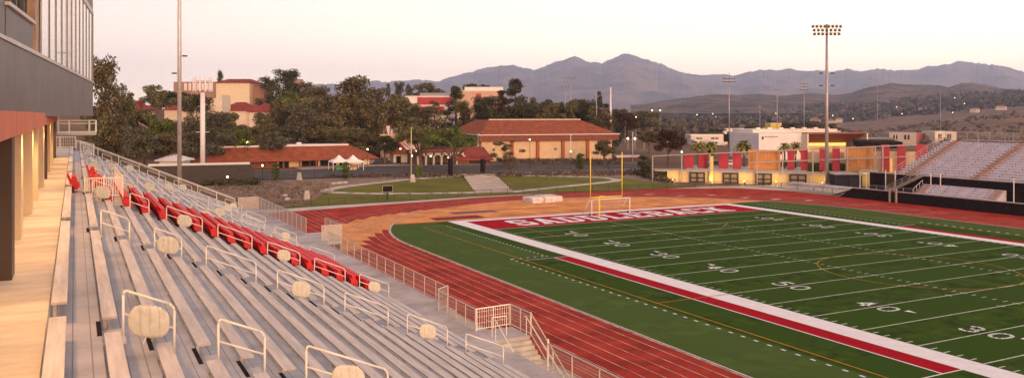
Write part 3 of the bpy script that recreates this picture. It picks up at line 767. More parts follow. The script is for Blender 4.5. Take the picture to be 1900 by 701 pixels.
# lower seats
MB().box(XW+.4,81,-20.6,-5.2,1.7,1.75).build('lower_deck',TANST,t)
ALV=mat('visitor_bench_metal',(.80,.74,.80),.6,0,.06,1.5)
ALU_,ALU=ALU,ALV
for i in range(5):
    MB().box(78.5+.5*i,81,-19.6+.0,-5.3,1.75+.34*i,1.75+.34*(i+1)-.02).build('lower_row',mat('visitor_deck',(.58,.53,.58),.6,.2,.1,1),t)
    bench(10.4,'short bench in the lower visitor block, %s row from the front'%ORD[i],(78.55+.5*i,-17.6,2.12+.34*i),'lower visitor benches',True)
    for yy in (-18.6,-6.0): MB().box(78.42+.5*i,78.8+.5*i,yy-.6,yy+.6,1.76+.34*i,1.95+.34*i).build('aisle_step',TANST,t)
NRV=16; VT,VR=.87,.37
vd=MB()
for i in range(NRV):
    MB().box(81.4+VT*i,81.4+VT*(i+1)-.004,-75,.9,4.5 if i==0 else 4.5+VR*(i-1),4.9+VR*i).build('deck_row',mat('visitor_deck',(.58,.53,.58)),t)
mb=MB(); 
vsec=[(.85,-1.1),(-2.6,-13.4),(-14.9,-26.5),(-28,-40)]
for y in (-1.85,-14.15,-27.2):
    for i in range(NRV):
        MB().box(81.35+VT*i,81.4+VT*(i+1)-.01,y-.72,y+.72,4.905+VR*i,4.92+VR*i).build('aisle_tread',TANST,t)
        MB().box(81.36+VT*i,81.4+VT*i+.42,y-.70,y+.70,4.925+VR*i,5.12+VR*i).build('aisle_step',TANST,t)
nm=['narrow block beside the first tan aisle','wide block between the tan aisles','block right of the second tan aisle','block cut by the frame']
for si,(b,a) in enumerate(vsec[:4]):
    pr_=None
    for i in range(NRV):
        loc=Vector((81.75+VT*i,a,4.9+VR*i+.42)); lab='visitor bench, %s row from the bottom, %s'%(ORD[i],nm[si])
        if pr_ is None: pr_=bench(b-a,lab,loc,'benches of the visitor stand',True)
        else: dup(pr_,loc,lab)
ALU=ALU_
XB=81.4+VT*NRV; ZB=4.9+VR*NRV
mesh_fence('fence','pale railing along the top of the visitor stand',[(XB,.9,ZB-.3),(XB,-46,ZB-.3)],1.75,2.1,mat('rail_pale',(.50,.42,.36),.6,.2),bars=.16,barw=.035)
mb=MB(); a=Vector((81.4,1.0,4.9));b=Vector((XB,1.0,ZB))
t2=thing('fence','sloping grey side railing of the visitor stand','fence',a)
MB().beam(a+Vector((0,0,1.1)),b+Vector((0,0,1.1)),.07).beam(a+Vector((0,0,.6)),b+Vector((0,0,.6)),.04).build('rail',POLE,t2)
for k in range(9): p=a.lerp(b,k/8); MB().tube(p,p+Vector((0,0,1.1)),.035).build('post',POLE,t2)
mesh_fence('fence','thin grey railing along the front edge of the upper visitor rows',[(81.2,6,4.9),(81.2,-46,4.9)],1.0,2.4,POLE,bars=0)
mesh_fence('fence','thin grey railing in front of the visitor walkway',[(78.6,6.5,1.72),(78.6,-4.6,1.72)],.95,2.0,POLE,bars=.2,barw=.012)
# stair to the upper rows
t2=thing('staircase','grey railed metal stair rising to the upper visitor rows','staircase',(80,-3,1.7))
a=Vector((80.2,1.2,1.72));b=Vector((80.2,-5.0,4.8))
mb=MB()
for k in range(16): p=a.lerp(b,k/16); mb.box(79.5,80.9,p.y-.35,p.y,p.z+.02,p.z+.12)
mb.build('treads',POLE,t2)
for x in (79.4,80.95):
    d=Vector((x-80.2,0,0)); MB().beam(a+d+Vector((0,0,.95)),b+d+Vector((0,0,.95)),.09).beam(a+d+Vector((0,0,.5)),b+d+Vector((0,0,.5)),.06).beam(a+d+Vector((0,0,.1)),b+d+Vector((0,0,.1)),.22,.1).build('side_rail',POLE,t2)
    for k in range(5): p=a.lerp(b,k/4)+d; MB().tube(p,p+Vector((0,0,.95)),.05).build('post',POLE,t2)
t2=thing('ladder','pair of pale posts and rungs on the black front wall','ladder',(XW-.2,-1,0))
mb=MB()
for y in (-.6,-1.9): MB().box(XW-.28,XW-.05,y-.14,y+.14,0,2.5).build('post',mat('pinkish_post',(.4,.3,.27)),t2)
for k in range(5): mb.box(XW-.2,XW-.1,-1.9,-.6,.4+.4*k,.46+.4*k)
mb.build('rungs',DARK,t2)
for i,(y,lab) in enumerate([(2.6,'nearest the field house'),(.6,'second from the field house'),(-6.5,'beside the lower visitor seats'),(-8.3,'at the left edge of the lower visitor seats'),(-20.9,'at the right edge of the lower visitor seats')]):
    single(MB().tube((80.8,y,1.7),(80.8,y,5.4),.07),'post',WPAINT,'thin white post %s'%lab,'post')
mesh_fence('fence','small pale railing beside the lower visitor aisle',[(78.5,-4.9,1.75),(80.8,-4.9,3.1)],1.0,.8,WPAINT,bars=0)
for yy,zz in ((1.2,4.35),(-1.6,4.35)):
    t2=thing('wall_light','warm light under the visitor stand, %s'%('left one' if yy>0 else 'right one'),'light',(83.9,yy,zz)); MB().box(83.7,83.98,yy-.35,yy+.35,zz,zz+.15).build('lens',LAMP,t2)
    ld=bpy.data.lights.new('lamp','POINT'); ld.energy=60; ld.color=(1,.7,.25); ld.shadow_soft_size=.2; lo=bpy.data.objects.new('lamp',ld); COL.objects.link(lo); lo.parent=t2; lo.location=(-.6,0,-.3)
# ================================================================ POLES
def lightpole(u,vb,d,vtop,r0,r1,label,heads=None,base=None,extra=(),m=POLE,group=None,z0=None):
    p=Pd(u,d); z=terr(p.x,p.y) if z0 is None else z0; top=zat(vtop,d)
    t=thing('light_pole',label,'light pole',(p.x,p.y,z),group)
    MB().tube((p.x,p.y,z),(p.x,p.y,top),r0,r1,n=16).build('mast',m,t,True)
    ax=Vector((CYW,-SY,0))
    if base: MB().box(p.x-base,p.x+base,p.y-base,p.y+base,z,z+.8).build('base',CONC,t)
    for (zz,wd,nn) in (heads or []):
        c=Vector((p.x,p.y,zz)); MB().beam(c-ax*wd/2,c+ax*wd/2,.14).build('crossarm',m,t)
        for k in range(nn):
            q=c+ax*(-wd/2+wd*k/(nn-1)) if nn>1 else c
            MB().tube(q+Vector((-.1,-.1,-.35)),q+Vector((-.45*SY*2,-.45,-.12)),.34,.16,n=8).build('floodlight',mat('flood_grey',(.22,.19,.17),.5,.3),t)
    for (zz,off) in extra:
        c=Vector((p.x,p.y,zz)); e_=c+ax*off; MB().beam(c,e_,.07).build('bracket',m,t); MB().box(e_.x-.35,e_.x+.35,e_.y-.25,e_.y+.25,e_.z-.12,e_.z+.08).build('floodlight',DARK,t)
    return t
lightpole(1534,347,179,45,.42,.22,'tall grey stadium light pole with three rows of floodlights beside the visitor stand',
  heads=[(zat(47,179),5.9,8),(zat(54,179),5.4,7),(zat(61,179),5.2,7)],extra=[(zat(136,179),1.2),(zat(136,179),-1.2),(zat(159,179),1.2),(zat(159,179),-1.2)],base=.7)
lightpole(333,345,128,-260,.34,.24,'tall grey mast rising out of the picture behind the home stand',extra=[(zat(104,128),.8),(zat(136,128),-.8)],base=.6,m=mat('mast_pale',(.50,.46,.45),.4,.3))
# cell tower
p=Pd(376,185); z=terr(p.x,p.y); t=thing('antenna_tower','white antenna tower with upright panels inside the dark enclosure','antenna tower',(p.x,p.y,z))
MB().tube((p.x,p.y,z),(p.x,p.y,zat(172,185)),.56,.50,n=16).build('mast',ANT,t,True)
for zc in (zat(150,185),zat(166,185)):
    mb=MB(); pts=[Vector((p.x+1.9*math.cos(R(60*k)),p.y+1.9*math.sin(R(60*k)),zc)) for k in range(7)]; mb.path(pts,.07)
    for k in range(3): mb.tube((p.x,p.y,zc),pts[2*k],.06)
    mb.build('ring_frame',ANT,t)
for k in range(12):
    a_=R(30*k+8); q=Vector((p.x+2.05*math.cos(a_),p.y+2.05*math.sin(a_),0))
    z0_,z1_=zat(170,185),zat(143.5,185)
    MB(q,(math.cos(a_),math.sin(a_),0),(-math.sin(a_),math.cos(a_),0)).box(-.10,.10,-.14,.14,z0_,z1_).build('antenna_panel',ANT,t)
mb=MB(); 
for zc in (zat(245,185),): mb.tube((p.x-1.4,p.y,zc),(p.x+1.4,p.y,zc),.06)
mb.build('cross_bracket',ANT,t)
for (u,d,vt,lab,hd) in [(1353,330,135,'tall thin light pole with a wide double head, beyond the dark round tree',[(2,4.2,6),(3.2,4.2,6)]),(1059,360,139,'light pole with a short head above the gym roof, taller of the pair',[(1,3.6,4)]),(1049,380,155,'shorter light pole of the pair above the gym roof',[(1,2.6,3)]),
   (1442,420,162,'thin light pole left of the white building',[(1,1.8,3),(5,1.6,2)]),(1492,420,151,'light pole with a pale square head above the white building',[(1,3,4),(2.4,3,4),(3.8,3,4)]),(1107,300,172,'slender pole beside the pointed conifer',[(1,1.4,2)]),(1410,520,195,'faint thin pole far beyond the sports field',[(1,2,2)]),(1628,600,160,'faint pole on the hillside beyond the orange panels',[(1,1.5,2)]),(1745,640,165,'faint pole on the hillside above the visitor stand',[(1,1.5,2)])]:
    p=Pd(u,d); zt=zat(vt,d); lightpole(u,0,d,vt,.22,.12,lab,heads=[(zt-a_,w_,n_) for a_,w_,n_ in hd])
lightpole(1133,0,300,162,.55,.2,'tapering white pole right of the gym roof',m=ANT)
for (u,vb,vt,lab) in [(887,300,248,'white lamp pole at the front corner of the gym'),(1059,302,250,'white lamp pole before the fourth gym bay'),(1174,300,245,'white lamp pole right of the gym'),(763,338,236,'yellowish pole beside the shrub on the planting bed'),(948,372,260,'thin dark pole between the gym bays and the goal')][:4]:
    p=PT(u,vb); d=(p.x-CX)*SY+(p.y-CY)*CYW; lightpole(u,0,d,vt,.11,.08,lab,m=mat('faded_yellow',(.62,.52,.26)) if u==763 else ANT,extra=[(zat(vt,d)-.1,.9)])
# lamp posts with glowing globes
def globe(u,vl,vb,label,r=.22,m=LAMP,hot=0):
    p=PT(u,vb); d=(p.x-CX)*SY+(p.y-CY)*CYW; z=zat(vl,d)
    t=thing('street_lamp',label,'street lamp',p,'lit lamps around the campus')
    MB().tube(p,(p.x,p.y,z-.2),.07,.05).build('post',DARK,t); MB().ball((p.x,p.y,z),r).build('globe',m,t,True)
for i,(u,vl,vb,lab) in enumerate([(459,264,312,'in front of the long tile roof, left part'),(422,328,349,'low one on the planting bed before the dark enclosure'),(487,307,338,'by the road, left of the small round shrub'),(712,326,372,'x'),
  (708,276,300,'left one in the car park'),(743,276,308,'right one in the car park'),(764,289,334,'beside the yellowish pole'),(773,280,306,'at the left end of the arcade'),(799,290,308,'before the arcade arches'),(832,292,306,'under the spreading tree'),
  (983,259,312,'in front of the first gym bay'),(1059,281,310,'in front of the fourth gym bay'),(682,277,310,'at the right end of the long tile roof'),(247,286,318,'glowing in the trees beyond the end railing'),(226,283,316,'just behind the end railing'),
  (285,212,300,'small one high in the dark trees'),(405,252,300,'glowing in the grey trees behind the antenna tower'),(1239,264,300,'before the round dark tree'),(1265,282,316,'on the corner of the net frame')]):
    if lab=='x': continue
    globe(u,vl,vb,'street lamp with glowing globe %s'%lab)
for i,(u,v,d,lab) in enumerate([(1160,218,420,'left upper one'),(1180,218,450,'second upper one'),(1210,205,700,'far one near the field'),(1165,257,330,'lower left one'),(1195,258,330,'lower right one'),(1178,257,340,'middle lower one'),(1225,205,800,'far right one')]):
    p=Pd(u,d); z=terr(p.x,p.y); zz=zat(v,d); t=thing('street_lamp','bright court lamp right of the gym, %s'%lab,'street lamp',(p.x,p.y,z),'bright court lamps')
    MB().tube((p.x,p.y,z),(p.x,p.y,max(zz,z+2)),.12).build('post',POLE,t); MB().ball((p.x,p.y,max(zz,z+2)),.34 if i<6 else .4).build('lamp_head',LAMPW,t,True)
# ================================================================ BUILDINGS
def frame(p0,p1):
    p0=Vector((p0.x,p0.y,0)); p1=Vector((p1.x,p1.y,0)); ex=(p1-p0).normalized(); ey=Vector((-ex.y,ex.x,0)); return p0,ex,ey,(p1-p0).length
def hiproof(mb,x0,x1,y0,y1,z,h,flat=0,hip=1.0,th=.25):
    dy=(y1-y0)/2*(1-flat); ix=dy*hip
    a=[(x0,y0,z),(x1,y0,z),(x1,y1,z),(x0,y1,z)]; b=[(x0+ix,y0+dy,z+h),(x1-ix,y0+dy,z+h),(x1-ix,y1-dy,z+h),(x0+ix,y1-dy,z+h)]
    lo=[(x,y,z-th) for x,y,z in a]
    mb.add(a+b+lo,[(0,1,5,4),(1,2,6,5),(2,3,7,6),(3,0,4,7),(4,5,6,7),(8,9,1,0),(9,10,2,1),(10,11,3,2),(11,8,0,3),(11,10,9,8)])
# long tile-roofed building
p0,ex,ey,Lg=frame(Pd(338,205),Pd(703,232)); zb=1.2
t=thing('long_building','long low building with red tile roof beside the road','building',(p0.x,p0.y,zb)); B=lambda z=0: MB(p0+Vector((0,0,z)),ex,ey)
ze=zat(303,205)
B().box(2,Lg-6,2.6,16,0,ze-.2).build('wall',TAN,t)
mb=B(); hiproof(mb,0,Lg,0,18,ze,3.3,flat=.35,hip=1.0); mb.build('roof',TILE,t)
B().box(6.2,Lg-6.5,6.0,12,ze+3.32,ze+3.75).build('roof_parapet',WHITEB,t)
for x in (9.5,24,31): B().box(x,x+1.2,8,9.2,ze+3.75,ze+4.3).build('roof_unit',WHITEB,t)
for k in range(11): B().box(3+k*4.4,3.35+k*4.4,.8,1.15,0,ze-.2).build('column',BRICK,t)
for k,(x,wd) in enumerate([(16,1.2),(18,1.2),(20.2,1.2),(24.5,2.6),(30.5,4.5),(35.6,4.5),(41,2.4)]):
    w_=B().box(x,x+wd,2.5,2.58,.3 if k<3 else 1.0,3.1).build('window',GLASS,t); B().box(x+wd/2-.06,x+wd/2+.06,2.44,2.5,.3,3.1).build('frame',BRICK,w_)
B().box(14.5,24,2.4,2.56,0,3.2).build('brick_panel',BRICK,t); B().box(30,40.5,2.40,2.56,0,1.0).build('brick_panel',BRICK,t)
B().box(Lg-7,Lg-2,2,2.3,.0,3.4).build('end_screen',TANL,t)
# pavilion tents
for i,(u,lab) in enumerate([(629,'left'),(655,'right')]):
    c=PT(u,315.5); s_=2.1; t=thing('canopy_tent','white peaked canopy tent in front of the long building, %s of the pair'%lab,'tent',c)
    zz=c.z
    for a_ in (-1,1):
        for b_ in (-1,1): MB().box(c.x+a_*s_-.06,c.x+a_*s_+.06,c.y+b_*s_-.06,c.y+b_*s_+.06,zz,zz+2.2).build('leg',WPAINT,t)
    mb=MB(); e_=s_+.1
    base=[(-e_,-e_),(e_,-e_),(e_,e_),(-e_,e_)]; mid=[(.45*a_,.45*b_) for a_,b_ in base]
    pts=[(c.x+a_,c.y+b_,zz+2.0) for a_,b_ in base]+[(c.x+a_,c.y+b_,zz+2.3) for a_,b_ in base]+[(c.x+a_,c.y+b_,zz+2.85) for a_,b_ in mid]+[(c.x,c.y,zz+3.9)]
    fs=[]
    for k in range(4): j=(k+1)%4; fs+=[(k,j,4+j,4+k),(4+k,4+j,8+j,8+k),(8+k,8+j,12)]
    mb.add(pts,fs); mb.build('canopy',TENT,t)
    MB().box(c.x-.9,c.x+.9,c.y-.3,c.y+.3,zz,zz+.9).build('counter',TAN if i else mat('tent_green',(.08,.30,.16)),t)
# gym
p0,ex,ey,Lg=frame(Pd(889,247),Pd(1143,262)); t=thing('gymnasium','large tan gymnasium with orange-red hipped tile roof behind the lawn','building',(p0.x,p0.y,1.6)); B=lambda: MB(p0,ex,ey)
ze=zat(251,247); z0=1.0
B().box(1,Lg-1,1,36,z0,ze-1.6).build('wall',TAN,t)
B().box(0,Lg+1,.0,37,ze-1.9,ze-.1).build('shingle_band',TILED,t)
B().box(-.25,Lg+1.25,-.25,37.25,ze-.1,ze+.14).build('eave_trim',SILL,t)
mb=B(); x0_,x1_=.3,Lg+.7; mb.add([(x0_,.3,ze+.15),(x1_,.3,ze+.15),(x1_,36.7,ze+.15),(x0_,36.7,ze+.15),(7,12,ze+4.4),(Lg-7,12,ze+4.4),(Lg-7,26,ze+4.4),(7,26,ze+4.4)],[(0,1,5,4),(1,2,6,5),(2,3,7,6),(3,0,4,7),(4,5,6,7)]); mb.build('roof',TILE,t)
B().box(6.8,Lg-6.8,11.8,12.2,ze+4.4,ze+4.65).build('ridge_cap',SILL,t)
for k in range(4): x=Lg*(.235+.185*k); B().box(x-.5,x+.5,.45,1.0,z0,ze-1.9).build('pilaster',mat('pilaster_rust',(.33,.11,.06),.8),t)
B().box(Lg*.1,Lg*.1+.8,.95,1.0,4.6,5.3).build('vent',BROWN,t); B().box(Lg*.54,Lg*.54+.9,.92,1.0,z0+3.6,z0+4.2).build('vent',BROWN,t)
# tan left wall is pale, annex with red roof
p0,ex,ey,Lg=frame(Pd(845,236),Pd(916,238)); t=thing('gym_annex','low annex with red shed roof in front of the gym corner','building',(p0.x,p0.y,1.6)); B=lambda: MB(p0,ex,ey)
z1=zat(296,236); B().box(.8,Lg-.8,1,8,1,z1).build('wall',BRICK,t)
mb=B(); mb.add([(0,0,z1-.1),(Lg,0,z1-.1),(Lg-2,6,z1+3.3),(3,6,z1+3.3),(0,8,z1),(Lg,8,z1),(0,0,z1-.35),(Lg,0,z1-.35)],[(0,1,2,3),(3,2,5,4),(1,5,2),(0,3,4),(6,7,1,0),(6,0,4),(7,5,1)]); mb.build('roof',TILEM,t)
B().box(4,9,.9,.98,1.6,3.4).build('window',GLASS,t)
# arcade
p0,ex,ey,Lg=frame(Pd(776,232),Pd(862,238)); t=thing('arcade','low tan arcade with round arches behind the spreading tree','arcade',(p0.x,p0.y,1.6)); B=lambda: MB(p0,ex,ey)
na=6; pw=Lg/na; zt=zat(283,234)
for k in range(na+1): B().box(k*pw-.25,k*pw+.25,0,.5,1.2,3.9).build('pier',TANL,t)
for k in range(na):
    mb=B(); n_=8; a_=k*pw+.25; b_=(k+1)*pw-.25; r=(b_-a_)/2; c_=(a_+b_)/2
    for j in range(n_):
        q0,q1=math.pi*j/n_,math.pi*(j+1)/n_
        xa,za=c_-r*math.cos(q0),3.5+r*.7*math.sin(q0); xb,zb_=c_-r*math.cos(q1),3.5+r*.7*math.sin(q1)
        mb.add([(xa,0,za),(xb,0,zb_),(xb,0,zt),(xa,0,zt),(xa,.5,za),(xb,.5,zb_),(xb,.5,zt),(xa,.5,zt)],[(0,1,2,3),(7,6,5,4),(0,4,5,1),(3,2,6,7)])
    mb.build('arch',TANL,t)
B().box(0,Lg,5,12,1.2,4.4).build('wall',mat('arcade_back',(.2,.14,.1),.9),t); B().box(-.2,Lg+.2,-.3,12.4,zt,zt+.35).build('roof',TILEM,t)
p0,ex,ey,Lg=frame(Pd(726,238),Pd(762,240)); t=thing('kiosk','small building with pyramid tile roof by the car park','building',(p0.x,p0.y,1.6)); B=lambda: MB(p0,ex,ey)
B().box(.8,Lg-.8,.8,5,1,4.2).build('wall',TANL,t); mb=B(); mb.add([(0,0,4.2),(Lg,0,4.2),(Lg,6,4.2),(0,6,4.2),(Lg/2,3,7.8)],[(0,1,4),(1,2,4),(2,3,4),(3,0,4),(3,2,1,0)]); mb.build('roof',TILE,t); B().box(1.6,3.0,.74,.8,1.5,3.6).build('door',GLASS,t)
# generic boxes with openings
def block(u0,u1,vt,d,dep,m,label,name='building',wins=(),roof=None,zb=None,cap=None,d1=None,vt1=None,parap=None):
    p0,ex,ey,Lg=frame(Pd(u0,d),Pd(u1,d1 or d)); c=Pd((u0+u1)/2,d); z0=(terr(c.x,c.y) if zb is None else zb)-2
    z1=zat(vt,d); t=thing(name,label,'building',(p0.x,p0.y,z0)); B=lambda: MB(p0,ex,ey)
    if z1<z0+3: z1=z0+3
    B().box(0,Lg,0,dep,z0,z1).build('wall',m,t)
    if cap: B().box(-.2,Lg+.2,-.2,dep+.2,z1,z1+.5).build('parapet',cap,t)
    if roof:
        mb=B(); hiproof(mb,-.8,Lg+.8,-.8,dep+.8,z1,roof[0],flat=.05,hip=roof[2] if len(roof)>2 else .9); mb.build('roof',roof[1],t)
    for (fx0,fx1,fz0,fz1,mm) in wins:
        h=z1-z0-2; w_=B().box(Lg*fx0,Lg*fx1,-.12,0.0-.01,z1-h*fz1,z1-h*fz0).build('window',mm,t)
        B().box(Lg*(fx0+fx1)/2-.1,Lg*(fx0+fx1)/2+.1,-.2,-.125,z1-h*fz1,z1-h*fz0).build('frame',SILL,w_)
    return t,B,Lg,z0,z1
t,B,Lg,z0,z1=block(706,772,252,262,14,mat('peach_stucco',(.50,.32,.24),.85),'peach stucco building with white rooftop equipment behind the car park',wins=[(.42,.60,.45,.8,GLASS),(.12,.22,.5,.8,GLASS)],cap=TAN)
for k,(x,h_) in enumerate([(.02,2.6),(.10,3.6),(.24,2.2),(.33,2.8),(.42,1.6)]):
    B().box(Lg*x,Lg*x+1.3,3,5,z1+.5,z1+.5+h_*.7).build('roof_unit',ANT,t)
B().box(Lg*.62,Lg*1.02,-3,0,z0,z1-3.2).build('lower_wing',WHITEB,t)
block(401,463,153,400,22,mat('cream_wall',(.66,.55,.40),.85),'tall cream theatre block with red sloping roof on the left hilltop',roof=(2.0,TILEM,.3))
t,B,Lg,z0,z1=block(462,490,160,405,16,mat('dusky_brick',(.30,.17,.14),.9),'dusky brick wing right of the cream theatre block',cap=mat('brickcap',(.2,.12,.1)))
block(322,402,152,440,20,mat('brown_office',(.32,.2,.16),.9),'brown flat-roofed office block behind the antenna tower',wins=[(.25+.1*k,.31+.1*k,.05,.3,WHITEB) for k in range(7)])
t,B,Lg,z0,z1=block(345,412,207,330,10,TANL,'pale wedge-shaped wall sloping up toward the theatre block')
mb=B(); mb.add([(0,0,z1),(Lg,0,z1),(Lg,10,z1),(0,10,z1),(Lg,0,z1+6.5),(Lg,10,z1+6.5)],[(0,1,4),(2,3,5),(1,2,5,4),(3,0,4,5)]); mb.build('sloping_wall',TANL,t)
block(305,346,203,325,10,mat('cream2',(.6,.5,.38),.85),'small cream gabled building left of the pale wedge wall',roof=(2.2,TILEM))
block(225,262,203,300,12,mat('rose_wall',(.4,.25,.22),.9),'building with maroon roof glimpsed between the left trees',roof=(3.2,TILEM))
block(408,470,205,340,12,TANL,'low wing with maroon roof below the cream theatre block',roof=(3.4,TILEM))
block(462,508,207,335,12,TANL,'right wing with bright maroon roof at the hilltop edge',roof=(3.6,TILEM))
block(528,556,147,430,8,mat('slab_tan',(.36,.25,.19),.9),'tan stair tower poking out of the hilltop eucalyptus')
t,B,Lg,z0,z1=block(752,842,180,420,25,WHITEB,'red and white campus building behind the trees left of the gym',cap=WHITEB)
B().box(Lg*.25,Lg*.97,-.5,-.02,z1-3.8,z1-.2).build('red_upper_panel',MAGP,t); B().box(Lg*.02,Lg*.8,-1.2,-.02,z1-8.5,z1-4.8).build('red_lower_panel',MAGP,t); B().box(Lg*.3,Lg*.98,-.1,.2,z1+.5,z1+2).build('grey_roof_band',mat('grey_band',(.3,.3,.33)),t)
t,B,Lg,z0,z1=block(858,935,170,400,20,mat('rosy_tan',(.52,.36,.27),.85),'rosy tan campus block with cream stair tower, left of the pine',cap=TANL)
B().box(Lg*-.12,Lg*.0,-.5,6,z0,z1+1).build('stair_tower',TAN,t); B().box(Lg*.33,Lg*.45,-.3,0,z1-5,z1-1).build('red_panel',MAGP,t); B().box(Lg*.05,Lg*.98,1,4,z1+.5,z1+2.2).build('roof_screen',WHITEB,t)
for (fx) in (.5,.6,.7,.8,.9): B().box(Lg*fx,Lg*fx+2,-.1,0,z1-4.5,z1-2.5).build('window',GLASS,t)
block(1145,1190,302,262,5,BRICK,'low brown garden wall building right of the gym',zb=1.0,cap=SILL)
# ================================================================ DARK ENCLOSURE, SHED
a,b=PT(352,343),PT(468,340); p0,ex,ey,Lg=frame(a,b); t=thing('enclosure','dark screened enclosure wall in front of the long building','enclosure',(p0.x,p0.y,a.z)); B=lambda: MB(p0,ex,ey)
zt=zat(307,176); B().box(-8,Lg,0,.3,0,zt).build('front_screen',mat('enclosure_dark',(.075,.062,.055),.9),t); B().box(Lg-.3,Lg,.3,9,0,zt).build('side_screen',mat('enclosure_dark',(.07,.06,.052)),t); B().box(-8,Lg-.3,8.7,9,0,zt).build('back_screen',mat('enclosure_dark',(.07,.06,.052)),t)
B().box(-8,Lg-.4,1.0,1.4,zt,zt+.45).build('white_band',WHITEB,t)
t,B,Lg,z0,z1=block(296,336,297,183,5,WHITEB,'small pale metal shed left of the dark enclosure',zb=1,name='shed',roof=(1.2,WHITEB))
# ================================================================ FIELD HOUSE (behind the far bend)
a,b=P(1212,337),P(1625,347); p0,ex,ey,Lg=frame(a,b); ZD=2.7
def FU(u):   # distance along the facade for a photo column
    k=(u-950)/F; dx_,dy_=SY+k*CYW,CYW-k*SY
    # solve C+s*(dx,dy)=p0+q*ex
    det=dx_*(-ex.y)+dy_*ex.x; s_=((p0.x-CX)*(-ex.y)+(p0.y-CY)*ex.x)/det
    return (Vector((CX+s_*dx_,CY+s_*dy_,0))-p0).dot(ex)
def FS(u):
    k=(u-950)/F; dx_,dy_=SY+k*CYW,CYW-k*SY; det=dx_*(-ex.y)+dy_*ex.x
    return ((p0.x-CX)*(-ex.y)+(p0.y-CY)*ex.x)/det
def FV(u,v): return zat(v,FS(u))
t=thing('field_house','two-level field house with lit retaining wall, gates and crimson panels','building',(p0.x,p0.y,0)); B=lambda: MB(p0,ex,ey)
YW=mat('sunny_stucco',(.66,.50,.26),.85,0,.08,.4)
B().box(FU(1238),FU(1556),0,.6,0,2.45).build('retaining_wall',YW,t)
B().box(FU(1268),FU(1640),.2,22,2.45,ZD).build('terrace',CONC,t); B().box(FU(1215),FU(1625),-.25,.25,2.47,2.75).build('terrace_edge',ROADL,t)
for k,u in enumerate((1281,1342,1403,1466)):
    x0,x1=FU(u),FU(u+27+k); g_=B().box(x0,x1,-.2,-.03,.1,2.3).build('gate',mat('gate_inside',(.30,.24,.18),.8),t)
    for q in (0,.48,.97): B().box(x0+(x1-x0)*q-.12,x0+(x1-x0)*q+.16,-.4,-.21,.05,2.4).build('gate_frame',DARK,g_)
    for zz in (.1,1.0,2.15): B().box(x0,x1,-.36,-.22,zz,zz+.28).build('gate_bar',DARK,g_)
zlo=ZD+.02; ZT2=7.6
PANEL_T=[(1269,1286),(1295,1313),(1333,1351),(1359,1375),(1461,1474),(1486,1499),(1521,1536),(1545,1559),(1636,1652),(1666,1682),(1700,1722)]
for u0,u1 in PANEL_T:
    x0,x1=FU(u0),FU(u1); zt=FV(u0,286-14*min(1.25,(u0-1270)/290)); B().box(x0,x1,1.0,1.2,FV(u0,312+6*(u0-1270)/290),zt).build('crimson_panel',MAGP,t)
for u0,u1 in ((1388,1448),(1570,1622)):
    x0,x1=FU(u0),FU(u1); q=(u0-1388)/182; zt=FV(u0,278-5.5*q); B().box(x0,x1,.7,.95,FV(u0,315+7*q),zt).build('wood_panel',WOODP,t)
B().box(FU(1499),FU(1571),6,6.4,ZD,ZT2-.5).build('pale_back_wall',TAN,t)
B().box(FU(1499),FU(1571),3.0,5,ZD,ZD+2.0).build('hedge_planter',mat('hedge_green',(.09,.11,.03),.95,0,.3,2),t)
B().box(FU(1625),FU(1760),6,6.4,ZD-2,ZT2-.2).build('pale_back_wall',TAN,t); B().box(FU(1652),FU(1662),5.6,5.9,ZD,ZT2-1.8).build('lit_doorway',mat('warm_door',(.3,.16,.05),emit=(1,.5,.12),es=.5),t)
B().box(FU(1605),FU(1690),12,30,ZT2+.2,ZT2+1.7).build('dark_roof_band',BLACK,t)
# net frame in front
t=thing('net_frame','tall pale steel frame with posts and rails in front of the field house','frame',(p0.x,p0.y,0))
zf0=FV(1212,289)
us=[1212,1266,1318,1405,1452,1508,1572,1623,1637]
FZK=(FV(1637,271)-zf0)/FU(1637)
def FZ(x): return zf0+FZK*x
for u in us:
    x=FU(u); B().box(x-.13,x+.13,-1.1,-.85,-.02,FZ(x)).build('post',mat('frame_grey',(.40,.36,.35),.5,.3),t)
x0,x1=FU(1212),FU(1700)
for f_,(za,zb_) in {'top_rail':(0,0),'mid_rail':(-2.4,-2.4),'low_rail':(-4.6,-4.6)}.items():
    xs=x0 if f_!='mid_rail' else FU(1390)
    if f_=='low_rail': MB(p0,ex,ey).beam((x0,-1,ZD+.3),(FU(1637),-1,ZD+.3),.16).build('low_rail',mat('frame_grey',(.4,.36,.35)),t)
    else: MB(p0,ex,ey).beam((xs,-1,FZ(xs)+za),(x1,-1,FZ(x1)+zb_),.2).build(f_,mat('frame_grey',(.4,.36,.35)),t)
B().box(FU(1318),FU(1324),-.9,-.7,0,FZ(3)).build('lit_post',mat('yellow_lit',(.75,.55,.15),.7),t)
# lamps washing the retaining wall
for i,u in enumerate((1250,1320,1382,1440,1525)):
    x=FU(u); q=p0+ex*x+ey*(-2.2)
    t=thing('bollard_light','low bollard light before the retaining wall, %s from the left'%ORD[i],'light',(q.x,q.y,0),'bollard lights')
    MB().tube((q.x,q.y,0),(q.x,q.y,.7),.09).build('post',DARK,t); MB().tube((q.x,q.y,.7),(q.x,q.y,.85),.08).build('lens',LAMP,t)
    ld=bpy.data.lights.new('lamp','POINT'); ld.energy=120; ld.color=(1,.62,.2); ld.shadow_soft_size=.3; lo=bpy.data.objects.new('lamp',ld); COL.objects.link(lo); lo.parent=t; lo.location=(0,0,1.1)
